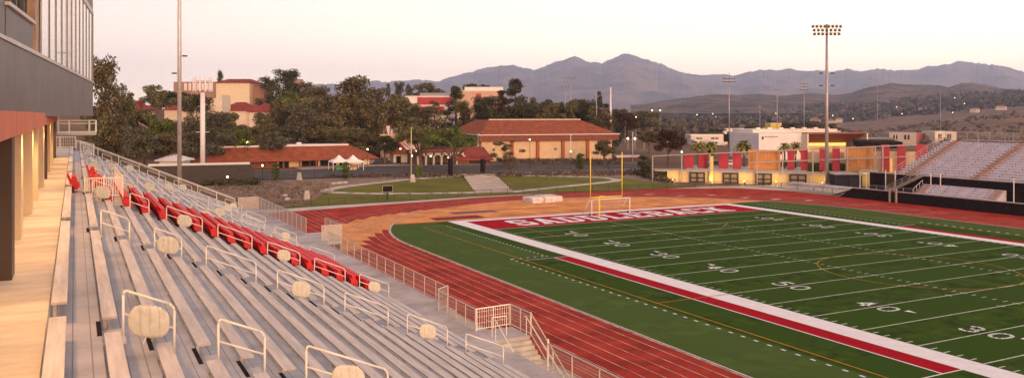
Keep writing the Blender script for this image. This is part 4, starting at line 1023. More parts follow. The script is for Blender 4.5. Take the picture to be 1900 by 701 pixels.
# box buildings at the ramp
def qbox(name,label,u0,u1,vb,vt,dep,m,zb=0,extra=None):
    a,b=P(u0,vb,zb),P(u1,vb,zb); d=(a.x-CX)*SY+(a.y-CY)*CYW; pp,ex_,ey_,L_=frame(a,b); t=thing(name,label,'building',(pp.x,pp.y,zb)); z1=zat(vt,d)
    MB(pp,ex_,ey_).box(0,L_,0,dep,zb,z1).build('wall',m,t); MB(pp,ex_,ey_).box(-.3,L_+.3,-.3,dep+.3,z1,z1+.3).build('roof',ROADL,t)
    return t,pp,ex_,ey_,L_,z1
t,pp,ex_,ey_,L_,z1=qbox('storage_building','dark storage building with pale roof edge at the foot of the visitor ramp',1549,1594,349,324,6,mat('charcoal_wall',(.05,.042,.045),.85))
MB(pp,ex_,ey_).box(L_*.6,L_*.95,-.08,-.02,0,2.2).build('door',DARK,t)
t=thing('ticket_shelter','open lit shelter with posts beside the dark storage building','shelter',P(1600,349)); 
a,b=P(1596,349),P(1622,350); pp,ex_,ey_,L_=frame(a,b); zt=zat(326,165)
MB(pp,ex_,ey_).box(-.2,L_+.4,-.5,5,zt,zt+.25).build('roof',ROADL,t); MB(pp,ex_,ey_).box(0,L_,4.6,4.9,0,zt).build('back_wall',YW,t)
for q in (0,L_*.45,L_): MB(pp,ex_,ey_).box(q-.08,q+.08,-.2,0,0,zt).build('post',WPAINT,t)
MB(pp,ex_,ey_).box(L_*.3,L_*.7,2,2.4,zt-.12,zt-.01).build('light_panel',LAMP,t)
c=pp+ex_*L_*.5+ey_*1.5; ld=bpy.data.lights.new('lamp','POINT'); ld.energy=130; ld.color=(1,.68,.25); ld.shadow_soft_size=.2; lo=bpy.data.objects.new('lamp',ld); COL.objects.link(lo); lo.parent=t; lo.location=Vector((c.x,c.y,zt-.5))-t.location
# white building with the red canopy
p0,ex,ey,Lg=frame(Pd(1408,265),Pd(1603,275)); t=thing('white_hall','white hall with deep red sloping canopy behind the field house','building',(p0.x,p0.y,0)); B=lambda: MB(p0,ex,ey)
def GU(u):
    k=(u-950)/F; dx_,dy_=SY+k*CYW,CYW-k*SY; det=dx_*(-ex.y)+dy_*ex.x; s_=((p0.x-CX)*(-ex.y)+(p0.y-CY)*ex.x)/det
    return (Vector((CX+s_*dx_,CY+s_*dy_,0))-p0).dot(ex)
zt=zat(247,266); B().box(0,GU(1488),0,18,-4,zt).build('wall',WHITEB,t); B().box(GU(1425),GU(1586),9,22,zt-1.5,zt+1.0).build('upper_roof_band',mat('warm_white',(.72,.62,.54)),t)
for k in range(7): B().box(GU(1430+k*22),GU(1430+k*22)+1.5,8.5,9,zt+1.0,zt+1.6).build('roof_unit',ANT,t)
for k in range(9): B().box(1.2+.55*k+.9,1.2+.55*k+1.25,-.06,-.005,zt-1.35,zt-1.05).build('sign_mark',mat('sign_dark',(.1,.09,.1)),t)
B().box(1.0,1.7,-.06,-.005,zt-2.0,zt-1.1).build('sign_mark',DARK,t)
x0,x1=GU(1490),GU(1597); z1=zat(250,270); z2=zat(266,270)
B().box(x0-.5,x0,-3,10,-4,z1+.4).build('side_wall',TANL,t); B().box(x1,x1+.5,-3,10,-4,z1+.4).build('side_wall',TANL,t)
mb=B(); mb.add([(x0,-3,z1+.3),(x1,-3,z1+.3),(x1-2.5,4,z2),(x0,4,z2),(x0,-3,z1+.6),(x1,-3,z1+.6),(x1,9,z1+.6),(x0,9,z1+.6)],[(3,2,1,0),(4,5,6,7),(0,1,5,4)]); mb.build('red_canopy',mat('canopy_red',(.22,.045,.03),.6),t)
B().box(x0,x1-2.5,4.25,4.7,-4,z2-1.0).build('lower_wall',TAN,t); B().box(x0,x1-2.5,4.2,4.6,z2-1.0,z2+.1).build('lit_glazing',mat('glazing_yellow',(.8,.6,.2),emit=(1,.62,.12),es=.5),t)
# far right and centre background buildings
bgs=[(1282,1350,252,420,'cream flat-roofed sports building beyond the palms',TANL),(1290,1345,262,400,'low pale building right behind the round dark tree',WHITEB),(1375,1420,268,380,'low brown building right of the palms',BRICK),
(1340,1400,240,620,'white flat building beyond the sports field',WHITEB),(1385,1428,239,640,'peach house with dark windows beyond the sports field',mat('peach_house',(.5,.33,.22))),(1430,1450,230,600,'small bright yellow block beyond the palms',mat('yellow_block',(.65,.5,.08))),
(1450,1500,238,650,'grey-white building left of the tall light pole',TANL),(1500,1560,236,640,'pale building behind the tall light pole',WHITEB),(1650,1700,246,420,'grey building with angled roof left of the visitor rows',mat('grey_house',(.35,.30,.29))),(1695,1722,247,440,'small red-roofed house above the visitor rows',mat('rosy_house',(.4,.16,.13))),(1610,1660,256,400,'long dark-roofed shed behind the crimson panels',BROWN),(1735,1775,244,430,'cream tented roof at the top corner of the visitor stand',TANL)]
for (u0,u1,vt,d,lab,m_) in bgs:
    block(u0,u1,vt,d,14,m_,lab,wins=[(.15,.3,.2,.6,GLASS),(.55,.75,.2,.6,GLASS)] if u1-u0>30 else (),cap=SILL if u0<1600 else None)
p=Pd(1340,395); c=Pd(1355,380); z=terr(c.x,c.y); t=thing('scoreboard','black scoreboard on posts beyond the palms','scoreboard',(c.x,c.y,z)); zz=zat(263,380)
MB(Vector((c.x,c.y,0)),(CYW,-SY,0),(SY,CYW,0)).box(-3,3,-.3,.3,zz,zz+3.4).build('board',BLACK,t)
for q in (-2.4,2.4): MB(Vector((c.x,c.y,0)),(CYW,-SY,0),(SY,CYW,0)).box(q-.15,q+.15,.31,.55,z,zz+3).build('post',POLE,t)
near=[(1185,250),(1400,250),(1392,222),(1230,218)]
tpoly('sports_field',[(1150,247),(1300,252),(1395,236),(1395,224),(1240,221)],mat('field_greygreen',(.13,.14,.085),.95,0,.1,.02),.6)
# parked cars on the terrace (seen between the crimson panels)
def car(loc,ex,m,label):
    t=thing('parked_car',label,'car',loc); ey=Vector((-ex[1],ex[0],0)); o=Vector(loc)
    pr=[(-2.2,.35),(-2.2,.85),(-1.7,.95),(-1.1,1.42),(.7,1.45),(1.3,.98),(2.15,.85),(2.2,.35)]
    mb=MB(o,ex,ey); n_=len(pr); mb.add([(x,-.85,z) for x,z in pr]+[(x,.85,z) for x,z in pr],[tuple(range(n_))[::-1],tuple(range(n_,2*n_))]+[(k,(k+1)%n_,n_+(k+1)%n_,n_+k) for k in range(n_)]); mb.build('body',m,t)
    mb=MB(o,ex,ey); mb.box(-1.05,.85,-.87,.87,1.0,1.34); mb.build('windows',GLASS,t)
    for x in (-1.4,1.35):
        for y in (-.88,.7): MB(o,ex,ey).tube((x,y,.33),(x,y+.18,.33),.33,n=12).build('wheel',DARK,t)
for u,d,lab,m_ in ((1326,206,'dark parked car behind the first crimson panels',mat('car_dark',(.03,.03,.035),.3)),(1356,207,'silver parked car between the crimson panels',mat('car_silver',(.5,.5,.52),.3,.5)),(1455,203,'dark parked car beside the orange panel and palm',mat('car_dark',(.03,.03,.035),.3))):
    q=Pd(u,d,ZD+.02); car(q,(CYW,-SY,0),m_,lab)
q=PT(735,300); car(q,(CYW,-SY,0),mat('car_white',(.7,.68,.66),.3),'white parked car in the car park behind the lamps')
# stone markers
for i,(u,v,lab) in enumerate([(555,334,'on the bed by the road'),(569,371,'near the lawn edge'),(765,338,'beneath the yellowish pole')]):
    c=PT(u,v); t=single(MB().add([(c.x-.6,c.y-.5,c.z),(c.x+.6,c.y-.5,c.z),(c.x+.6,c.y+.5,c.z),(c.x-.6,c.y+.5,c.z),(c.x-.35,c.y-.3,c.z+1.7),(c.x+.35,c.y-.3,c.z+1.7),(c.x+.35,c.y+.3,c.z+1.7),(c.x-.35,c.y+.3,c.z+1.7)],[(0,1,5,4),(1,2,6,5),(2,3,7,6),(3,0,4,7),(4,5,6,7)]),'plinth',CONC,'pale concrete plinth %s'%lab,'plinth')
for i,(u,v,w_,lab) in enumerate([(620,343,1.6,'left of three by the path'),(630,342,1.6,'middle of three by the path'),(640,341,1.5,'right of three by the path'),(529,366,1.2,'on the planting bed'),(533,372,1.2,'lower one on the planting bed')]):
    c=PT(u,v); mb=MB(); mb.ball((c.x,c.y,c.z+.25),w_*.5,w_*.35,.35,n=7,m=4); single(mb,'boulder',CONC,'pale boulder %s'%lab,'boulder')
for (u,v,lab) in ((841,327,'black gate post left of the garden steps'),(884,322,'black gate post right of the garden steps')):
    c=PT(u-(5 if u<860 else -12),v); single(MB().box(c.x-.45,c.x+.45,c.y-.45,c.y+.45,c.z,c.z+4.3 if u<860 else c.z+3.6),'gate_post',BLACK,lab,'post')
#@@TREES
# ================================================================ TREES
def leafquad(mb_v,mb_f,c,s,rng):
    th=rng.uniform(0,2*math.pi); ph=math.acos(rng.uniform(-1,1)); n_=Vector((math.sin(ph)*math.cos(th),math.sin(ph)*math.sin(th),math.cos(ph)))
    a=n_.orthogonal().normalized(); a=Matrix.Rotation(rng.uniform(0,6.28),3,n_)@a; b=n_.cross(a)
    k=len(mb_v); s2=s*rng.uniform(.5,1)
    for q in (a*s,b*s2*.6,-a*s,-b*s2*.6): mb_v.append(c+q)
    mb_f.append((k,k+1,k+2,k+3))
def tree_proto(kind,seed,leafs=6500):
    """returns (trunk MB, crown MB); nominal height 10, width about 8"""
    rng=random.Random(seed); tr=MB(); V=[];Fc=[]
    clumps=[]
    if kind=='euc':
        H=10; tr.tube((0,0,0),(.2,.1,5),.28,.18).tube((.2,.1,5),(-.2,0,8.6),.18,.06)
        for k in range(32):
            z=rng.uniform(1.8,9.5); r=rng.uniform(.3,2.9)*(1-.35*abs(z-5.5)/4.5); a=rng.uniform(0,6.28)
            c=Vector((r*math.cos(a),r*math.sin(a),z)); clumps.append((c,rng.uniform(.7,1.35),.85)); tr.tube((.1,.05,z*.62+1),c,.08,.02,n=5)
        ls=.17
    elif kind=='round':
        tr.tube((0,0,0),(0,0,3.2),.32,.24)
        for k in range(34):
            a=rng.uniform(0,6.28); el=rng.uniform(-.35,1.35); r=rng.uniform(1.4,2.9)
            c=Vector((r*1.15*math.cos(a)*math.cos(el),r*1.15*math.sin(a)*math.cos(el),5.6+r*1.25*math.sin(el))); clumps.append((c,rng.uniform(.8,1.3),.75)); 
            if k%4==0: tr.tube((0,0,3.0),c,.12,.03,n=5)
        ls=.215; leafs=7500
    elif kind=='spread':
        tr.tube((0,0,0),(.3,0,2.6),.34,.26)
        for k in range(40):
            a=rng.uniform(0,6.28); r=rng.uniform(.6,4.3); c=Vector((r*math.cos(a),r*math.sin(a),5.0+3.6*math.sqrt(max(0,1-(r/4.6)**2))*rng.uniform(.2,1))); clumps.append((c,rng.uniform(.8,1.3),.6))
            if k%3==0: tr.tube((.3,0,2.4),c,.13,.03,n=5)
        ls=.17; leafs=9500
    elif kind=='pine':
        tr.tube((0,0,0),(0,0,9.6),.22,.04)
        for k in range(64):
            z=rng.uniform(1.0,9.6); r=(10.2-z)*.27*rng.uniform(.35,1.1)+.1; a=rng.uniform(0,6.28); c=Vector((r*math.cos(a),r*math.sin(a),z)); clumps.append((c,rng.uniform(.6,1.0)*(1.25-z*.075),.7))
            if k%3==0: tr.tube((0,0,z-.2),c,.05,.02,n=4)
        ls=.15
    elif kind=='column':
        tr.tube((0,0,0),(0,0,8),.15,.05)
        for k in range(30):
            z=rng.uniform(1.2,9.5); r=rng.uniform(0,.95)*(1-.5*abs(z-4.5)/5); a=rng.uniform(0,6.28); clumps.append((Vector((r*math.cos(a),r*math.sin(a),z)),rng.uniform(.5,.9),1))
        ls=.2
    elif kind=='sparse':
        tr.tube((0,0,0),(0,0,3),.16,.1)
        for k in range(30):
            a=rng.uniform(0,6.28); r=rng.uniform(.5,3.6); z=rng.uniform(2,9.5); c=Vector((r*math.cos(a),r*math.sin(a),z)); clumps.append((c,rng.uniform(.4,.9),.9)); tr.tube((0,0,1.6),c,.06,.015,n=4)
        ls=.2; leafs=3600
    elif kind=='shrub':
        for k in range(16):
            a=rng.uniform(0,6.28); r=rng.uniform(0,3.2); clumps.append((Vector((r*math.cos(a),r*math.sin(a),rng.uniform(2,7.5))),rng.uniform(1.2,2),.9)); 
        tr.tube((0,0,0),(0,0,4),.3,.1); ls=.4; leafs=1100
    elif kind=='palm':
        tr.tube((0,0,0),(0,0,7.6),.28,.22,n=8)
        for k in range(46):
            a=rng.uniform(0,6.28); el=rng.uniform(-.7,1.25); L_=rng.uniform(2.0,2.7); base=Vector((0,0,7.6)); pts=[]
            for j in range(6):
                q=j/5; pts.append(base+Vector((math.cos(a)*math.cos(el)*L_*q,math.sin(a)*math.cos(el)*L_*q,math.sin(el)*L_*q-1.3*q*q)))
            sd=Vector((-math.sin(a),math.cos(a),0))
            for j in range(5):
                for sg in (-1,1):
                    w0=.42*math.sin(math.pi*(.12+.8*j/5)); k0=len(V); V.extend([pts[j],pts[j+1],pts[j+1]+sd*sg*w0-Vector((0,0,.18)),pts[j]+sd*sg*w0*.9-Vector((0,0,.12))]); Fc.append((k0,k0+1,k0+2,k0+3))
        mb=MB(); mb.v=V; mb.f=Fc; return tr,mb
    tot=sum(r**2 for _,r,_ in clumps)
    for c,r,fl in clumps:
        n_=int(leafs*r*r/tot)
        for _ in range(n_):
            d=Vector((rng.gauss(0,1),rng.gauss(0,1),rng.gauss(0,1))).normalized()*r*(rng.random()**.45); d.z*=fl
            leafquad(V,Fc,c+d,ls*rng.uniform(.7,1.3),rng)
    mb=MB(); mb.v=V; mb.f=Fc; return tr,mb
PM={}
def proto_mesh(kind,var):
    k=(kind,var)
    if k not in PM:
        tr,cr=tree_proto(kind,hash((kind=='euc',kind=='round',kind=='pine',kind=='spread'))%97+var*13+len(kind))
        def mk(mb,nm):
            me=bpy.data.meshes.new(nm); me.from_pydata([tuple(v) for v in mb.v],[],mb.f); me.update(); me.materials.append(BARK); return me
        PM[k]=(mk(tr,'trunk'),mk(cr,'crown'))
    return PM[k]
NAMES={'euc':('eucalyptus_tree','eucalyptus'),'round':('broadleaf_tree','tree'),'spread':('spreading_tree','tree'),'pine':('conifer_tree','conifer'),'column':('columnar_tree','tree'),'sparse':('sparse_tree','tree'),'shrub':('shrub','shrub'),'palm':('palm_tree','palm')}
tcount=[0]
CM={}
def tree(kind,color,u,vt,w,d=None,vb=None,label='',group=None,ztop=None):
    if d is None: p=PT(u,vb); d=(p.x-CX)*SY+(p.y-CY)*CYW
    else: p=Pd(u,d); p.z=terr(p.x,p.y)
    H=zat(vt,d)-p.z; Wm=w*d/F
    nm,cat=NAMES[kind]; t=thing(nm,label,cat,p,group)
    var=tcount[0]%3; tcount[0]+=1
    nomw={'euc':6.2,'round':8,'spread':9.6,'pine':5.2,'column':2.6,'sparse':7.6,'shrub':8.5,'palm':5}[kind]
    nomh={'euc':10.2,'round':10,'spread':9.4,'pine':10.1,'column':10,'sparse':10,'shrub':9,'palm':9.3}[kind]
    t.scale=(Wm/nomw,Wm/nomw,H/nomh); t.rotation_euler=(0,0,(tcount[0]*2.399)%6.283)
    a,b=proto_mesh(kind,var)
    o=bpy.data.objects.new('trunk',a); COL.objects.link(o); o.parent=t
    key=(kind,var,color)
    if key not in CM: m=b.copy(); m.materials.clear(); m.materials.append(LF[color]); CM[key]=m
    o=bpy.data.objects.new('crown',CM[key]); COL.objects.link(o); o.parent=t
    return t
G1='trees on the left hillside'; 
TL=[ # kind,color,u,vtop,w,d,label
('euc','brown',196,104,92,192,'tall brown eucalyptus right beside the press box corner'),
('euc','olive',225,150,60,215,'slimmer eucalyptus just right of the tallest one'),
('round','brown',208,205,95,178,'dark brown bushy tree below the tallest eucalyptus'),
('round','grey',255,228,85,176,'dusky tree behind the top of the end railing'),
('round','olive',268,196,80,225,'olive green tree left of the cream gabled building'),
('pine','brown',243,168,48,262,'pointed brownish tree below the skyline, left of the maroon roof'),
('round','olive',285,152,58,345,'rounded skyline tree above the maroon roof'),
('round','dark',318,165,85,380,'broad dark tree in front of the brown office block'),
('round','green',300,214,80,214,'yellow-green tree in the middle of the left woods'),
('round','brown',308,240,85,188,'dark brown tree left of the tall mast'),
('euc','grey',352,212,70,210,'grey tree right of the tall mast'),
('round','grey',357,238,70,196,'low grey tree behind the small metal shed'),
('euc','grey',402,206,74,214,'grey feathery tree right of the antenna tower'),
('round','brown',448,226,76,225,'brown bushy tree left of centre behind the long roof'),
('round','olive',430,203,60,262,'olive tree below the cream theatre block'),
('round','green',440,236,70,220,'mid green tree behind the left part of the long roof'),
('euc','brown',482,206,60,262,'brown tree beneath the bright maroon roof'),
('euc','dark',500,138,52,395,'dark skyline eucalyptus right of the theatre block'),
('euc','dark',540,128,78,400,'tallest skyline eucalyptus around the tan stair tower'),
('euc','dark',572,150,50,400,'lower skyline eucalyptus right of the stair tower'),
('round','green',534,164,62,335,'green rounded tree below the stair tower'),
('round','grey',506,240,60,222,'dark low tree just above the long roof'),
('euc','grey',562,190,96,250,'broad grey eucalyptus behind the middle of the long roof'),
('euc','brown',600,156,80,330,'brownish eucalyptus mass left of the tallest central tree'),
('euc','brown',658,141,112,285,'very tall broad brown eucalyptus in the centre'),
('round','brown',612,205,80,245,'reddish brown tree left of the central giant'),
('euc','olive',640,232,86,238,'olive tree in front of the central giant'),
('euc','grey',694,162,70,320,'grey eucalyptus right of the central giant'),
('round','brown',715,205,70,290,'brown tree behind the peach stucco building'),
('round','dark',714,248,52,236,'small black-green tree before the peach stucco building'),
('round','olive',735,170,66,360,'rounded olive tree under the distant palms'),
('euc','dark',777,196,84,300,'dark tree left of the red campus building foot'),
('spread','brown',790,150,90,520,'long dark skyline tree row above the red campus building'),
('round','dark',880,150,90,520,'dark skyline tree row above the rosy campus block'),
('pine','dark',846,156,74,340,'dark pine in front of the gap between campus buildings'),
('pine','olive',806,184,80,300,'olive conifer before the red campus building'),
('round','olive',762,212,64,275,'soft olive tree left of the spreading trees'),
('spread','olive',782,232,104,222,'olive spreading tree over the arcade'),
('spread','green',838,231,104,212,'green spreading tree with a dark trunk right of the arcade'),
('euc','dark',908,178,78,300,'dark tree just behind the left end of the gym roof'),
('pine','dark',956,142,92,320,'tall dark pine rising over the gym roof'),
('pine','rust',934,164,80,312,'rusty brown conifer tucked against the tall pine'),
('round','olive',990,184,64,330,'rounded olive tree right of the tall pine'),
('round','dark',1020,178,62,335,'dark rounded tree above the middle of the gym roof'),
('round','brown',1072,178,80,350,'brown tree below the pair of light poles'),
('pine','dark',1112,166,38,310,'slim pointed conifer at the right end of the gym roof'),
('round','dark',1105,196,56,325,'dark round tree under the slim pointed conifer'),
('round','brown',1150,198,60,430,'brown tree right of the white pole'),
('round','rust',1166,206,50,420,'rusty tree beyond the bright court lamps'),
('round','olive',1200,202,70,520,'olive tree clump beyond the court lamps'),
('round','rust',1240,237,66,240,'dense rounded dark rust tree left of the palms'),
('round','brown',1205,240,44,300,'small brown tree left of the rounded dark rust tree'),
('sparse','olive',940,260,66,228,'thin-leaved young tree before the left gym bays'),
('round','brown',1121,257,58,238,'bushy tree covering the right end of the gym wall'),
('column','green',1076,284,20,None,'small upright tree before the fourth gym bay'),
('shrub','dark',1200,292,34,None,'dark shrub mass left of the net frame'),
('column','green',512,303,18,None,'young upright tree by the road, left of the tents'),
('column','green',641,300,18,None,'young upright tree in front of the tents'),
('shrub','green',776,303,20,None,'round green shrub beside the yellowish pole'),
('column','dark',1195,288,24,None,'dark upright shrub at the corner of the net frame'),
('sparse','olive',948,290,20,None,'little sapling by the road in front of the gym'),
('palm','palm',1296,256,38,205,'left fan palm of the golden group before the scoreboard'),
('palm','palm',1318,258,36,207,'right fan palm of the golden group before the scoreboard'),
('palm','palm',1381,255,40,206,'single golden palm left of the orange panel'),
('palm','palm',1456,259,32,198,'left palm in front of the crimson panels'),
('palm','palm',1476,258,32,200,'right palm in front of the crimson panels'),
('round','dark',1395,232,50,520,'dark tree beyond the sports field'),
('round','olive',1330,235,44,480,'tree left of the far peach house'),
('euc','dark',742,148,24,560,'distant feathery skyline tree, left of the far hills'),
('palm','dark',720,150,14,540,'tiny skyline palm left of the pole'),
('palm','dark',757,150,14,540,'tiny skyline palm over the red campus building'),
('palm','dark',781,149,14,540,'second tiny skyline palm over the red campus building'),
('round','dark',368,170,74,330,'broad dark tree hiding the office block behind the mast'),
('round','olive',336,172,50,345,'small olive tree left of the pale wedge wall'),
('round','green',388,212,60,300,'mid green tree under the pale wedge wall'),
('euc','dark',408,130,18,440,'tiny treetop poking above the theatre roof'),
('round','brown',1505,222,60,560,'tree group behind the white hall'),
('round','dark',1470,226,50,540,'dark tree above the white hall roof'),
('round','olive',1540,226,56,560,'olive tree right of the tall light pole'),
]
VB={1076:316,1200:326,512:337,641:334,776:334,1195:330,948:322}
for (k,c_,u,vt,w_,d,lab) in TL: tree(k,c_,u,vt,w_,d,VB.get(u),lab)
# dense fill along the back of the left woods
rng=random.Random(5); fil=[]
for i in range(30):
    u=182+i*17.5+rng.uniform(-6,6); d=rng.uniform(255,300); vt=rng.uniform(222,246)
    if 700<u<760: continue
    tree(rng.choice(['round','euc','round']),rng.choice(['brown','grey','olive','dark']),u,vt,rng.uniform(60,80),d,None,'background tree in the understorey row behind the long roof, %s from the left'%ORD[i],'understorey trees')
for i in range(16):
    u=522+i*15+rng.uniform(-5,5); d=rng.uniform(265,345); tree(rng.choice(['round','euc','round']),rng.choice(['brown','grey','brown','olive']),u,rng.uniform(166,200),rng.uniform(62,84),d,None,'background tree in the tall row under the central skyline, %s from the left'%ORD[i],'tall centre row trees')
for i in range(16):
    u=868+i*17.5+rng.uniform(-5,5); d=rng.uniform(300,330); tree(rng.choice(['round','pine','euc','round']),rng.choice(['brown','olive','dark']),u,rng.uniform(178,196),rng.uniform(48,66),d,None,'background tree in the row behind the gym roof, %s from the left'%ORD[i],'trees behind the gym')
# low tufts of the planting bed (ground cover)
def scatter(name,uvbox,n_,s,m,hh,seed,clump=5):
    rng=random.Random(seed); V=[];Fc=[]
    for _ in range(n_):
        u=rng.uniform(uvbox[0],uvbox[1]); v=rng.uniform(uvbox[2],uvbox[3])
        if not uvbox[4](u,v): continue
        p=PT(u,v)
        for _ in range(clump):
            c=p+Vector((rng.gauss(0,s*.9),rng.gauss(0,s*.5),rng.uniform(.05,hh))); leafquad(V,Fc,c,s*.5,rng)
    mb=MB(); mb.v=V; mb.f=Fc; return mb.build(name,m,kind='stuff')
o=scatter('ground_cover',(395,612,338,382,lambda u,v: v<352+ (u-395)*.28 and v<393-(u-520)*.35),1000,.3,leafm('tuft_leaves',(.17,.12,.085),(.10,.075,.055)),.4,3,10); tag(o,'low grey-brown tufts on the planting bed','ground cover')
o=scatter('hedge',(385,475,338,345,lambda u,v: True),500,.6,LF['dark'],1.0,4,10); tag(o,'dark low hedge at the foot of the dark enclosure','hedge')
o=scatter('ground_cover',(600,1215,318,331,lambda u,v: v<333-(u-600)*.012 and v>328-(u-600)*.016),1500,.5,leafm('bed_leaves',(.09,.06,.04),(.05,.035,.025)),.6,5,7); tag(o,'dark low planting between road and lawn','ground cover')
o=scatter('ground_cover',(930,1150,298,306,lambda u,v: True),500,.6,leafm('bed_leaves',(.09,.06,.04),(.05,.035,.025)),.8,6,8); tag(o,'low brown shrubs along the foot of the gym','ground cover')
o=scatter('ground_cover',(1165,1245,318,344,lambda u,v: v<322+(u-1165)*.28),500,.6,LF['brown'],.9,8,8); tag(o,'brown shrubs on the slope left of the net frame','ground cover')
# ================================================================ FAR VALLEY
def farwoods(name,u0,u1,d0,d1,n_,s,m,seed,label,cond=lambda u,d:True):
    rng=random.Random(seed); V=[];Fc=[]
    for _ in range(n_):
        u=rng.uniform(u0,u1); d=math.exp(rng.uniform(math.log(d0),math.log(d1)))
        if not cond(u,d): continue
        p=Pd(u,d); p.z=terr(p.x,p.y); r=s*rng.uniform(.6,1.4)*(1+d/3000)
        for _ in range(12):
            dd=Vector((rng.gauss(0,1),rng.gauss(0,1),rng.gauss(0,1))).normalized()*r*rng.uniform(.5,1); dd.z=abs(dd.z)*.9
            leafquad(V,Fc,p+dd,r*.5,rng)
    mb=MB(); mb.v=V; mb.f=Fc; return tag(mb.build(name,m,kind='stuff'),label,'woodland')
FARL=leafm('far_leaves',(.062,.05,.032),(.038,.03,.022))
farwoods('woodland',1180,1950,900,3700,5200,9,FARL,11,'far woodland and scrub across the valley',lambda u,d: fbm(u*9,d*.8)>-.25 and (u<1480 or d>2000))
farwoods('woodland',1200,1600,430,900,420,4.5,FARL,12,'scattered trees on the valley floor',lambda u,d: fbm(u*11,d)>-.1)
farwoods('woodland',1500,1950,420,1400,420,2.6,leafm('scrub_leaves',(.09,.06,.04),(.05,.035,.026)),13,'dry scrub dotted on the brown hillside')
farwoods('woodland',700,1180,560,900,500,6,FARL,14,'dark woodland on the skyline behind the campus')
rng=random.Random(21)
h0=None
for i in range(110):
    u=rng.uniform(1190,1890); d=rng.uniform(1900,3300); 
    if fbm(u*5,d*.5)<-.2 or u<1300: continue
    p=Pd(u,d); p.z=terr(p.x,p.y)-1; s=rng.uniform(.8,1.4)
    lab='small pale house on the distant hillside among dark trees'
    if h0 is None:
        h0=thing('house',lab,'house',p,'distant hillside houses')
        MB(p).box(-9,9,-6,6,0,7.5).build('wall',mat('house_wall',(.55,.46,.40)),h0); mb=MB(p); hiproof(mb,-10,10,-7,7,7.5,3); mb.build('roof',mat('house_roof',(.28,.14,.10)),h0); MB(p).box(-4,-1,-6.2,-6.02,2,4.5).build('window',GLASS,h0)
    else: dup(h0,p,lab,scale=(s,s,s),rotz=rng.uniform(0,3.1))
for i in range(16):
    u=rng.uniform(1190,1830); d=rng.uniform(700,2400); p=Pd(u,d); p.z=terr(p.x,p.y)
    t=thing('street_lamp','tiny distant street lamp glowing in the valley','street lamp',p,'distant valley lamps'); 
    h_=9+d/250; MB().tube(p,p+Vector((0,0,h_)),.2).build('post',DARK,t); MB().ball(p+Vector((0,0,h_)),(.22+d/3200)).build('lamp_head',LAMP,t)
# mountains
def ridge(name,prof,d,depth,zfoot,m,seed,amp,rows=46,usteps=420,label=None):
    rng=random.Random(seed); from mathutils import noise
    mb=MB(); pts=[];fs=[]
    u0,u1=prof[0][0],prof[-1][0]
    def pv(u):
        for (a,va),(b,vb) in zip(prof,prof[1:]):
            if a<=u<=b: q=(u-a)/(b-a); return va+(vb-va)*q
        return prof[-1][1]
    for j in range(rows+1):
        f=j/rows; dd=d-depth*(1-f) if f<=1 else d
        for i in range(usteps+1):
            u=u0+(u1-u0)*i/usteps; zr=zat(pv(u)+(noise.noise(Vector((u*.055,seed,0)))*2.4+noise.noise(Vector((u*.16,seed,2)))*2.2+noise.noise(Vector((u*.41,seed,5)))*1.1)*min(1,(d/8200)),d)
            # ridge spurs
            p=Pd(u,dd); q=Vector((p.x/ (depth*.30),p.y/(depth*.30),seed)); nz=noise.ridged_multi_fractal(q,1.0,2.1,5,1.0,2.0)-1.0
            q2=Vector((p.x/(depth*.05),p.y/(depth*.05),seed+3)); n2=noise.noise(q2)
            z=zfoot+(zr-zfoot)*(f**1.35)
            z+=(zr-zfoot)*amp*nz*math.sin(math.pi*min(1,f*1.0))*1.0 + (zr-zfoot)*.055*n2*(.3+.5*f)
            pts.append((p.x,p.y,z))
    n_=usteps+1
    # back side
    for i in range(usteps+1):
        u=u0+(u1-u0)*i/usteps; p=Pd(u,d+depth*.5); pts.append((p.x,p.y,zfoot-20))
    for j in range(rows+1):
        for i in range(usteps): fs.append((j*n_+i,j*n_+i+1,(j+1)*n_+i+1,(j+1)*n_+i))
    mb.add(pts,fs); return mb.build(name,m,smooth=False,kind='structure')
MTM=mat('mountain_rock',(.19,.13,.10),.95,0,.2,.0022,col2=(.075,.058,.045),thr=(.42,.58))
HILM=mat('hill_scrub',(.15,.095,.07),.95,0,.25,.009,col2=(.05,.038,.028),thr=(.44,.56))
ridge('mountains',[(560,158),(640,154),(690,150),(740,152),(770,148),(815,151),(840,142),(868,135),(900,127),(925,123),(950,123),(968,127),(1000,129),(1018,122),(1035,114),(1052,108),(1068,105),(1082,110),(1098,117),(1118,118),(1135,108),(1150,103),(1166,98),(1182,103),(1205,111),(1232,122),(1262,134),(1285,140),(1320,139),(1345,138),(1365,142),(1385,135),(1410,129),(1432,131),(1460,128),(1480,131),(1510,131),(1545,134),(1575,130),(1600,131),(1640,128),(1680,131),(1700,128),(1730,124),(1752,118),(1780,114.5),(1800,117),(1830,119),(1860,122),(1885,130),(1910,137),(1950,146),(2000,150)],14000,6200,30,MTM,3,.26,rows=80,usteps=900)
ridge('hills',[(1170,196),(1215,190),(1250,184),(1290,180),(1330,175),(1380,176),(1410,174),(1450,178),(1500,172),(1545,176),(1580,173),(1600,166),(1625,159),(1650,156),(1690,158),(1725,157),(1760,162),(1785,154),(1806,152),(1835,160),(1870,166),(1920,166),(2000,160)],3900,1500,18,HILM,9,.16,rows=40,usteps=360)
# haze
hz=MB().box(-6500,19500,-3000,19500,-60,1080)
hm=bpy.data.materials.new('haze'); hm.use_nodes=True; nn=hm.node_tree.nodes; nn.remove(nn['Principled BSDF']); pv_=nn.new('ShaderNodeVolumePrincipled'); pv_.inputs['Color'].default_value=(.58,.71,1,1); pv_.inputs['Density'].default_value=6.8e-5; pv_.inputs['Anisotropy'].default_value=0.2
hm.node_tree.links.new(pv_.outputs[0],nn['Material Output'].inputs['Volume'])
hz.build('haze',hm,kind='stuff')
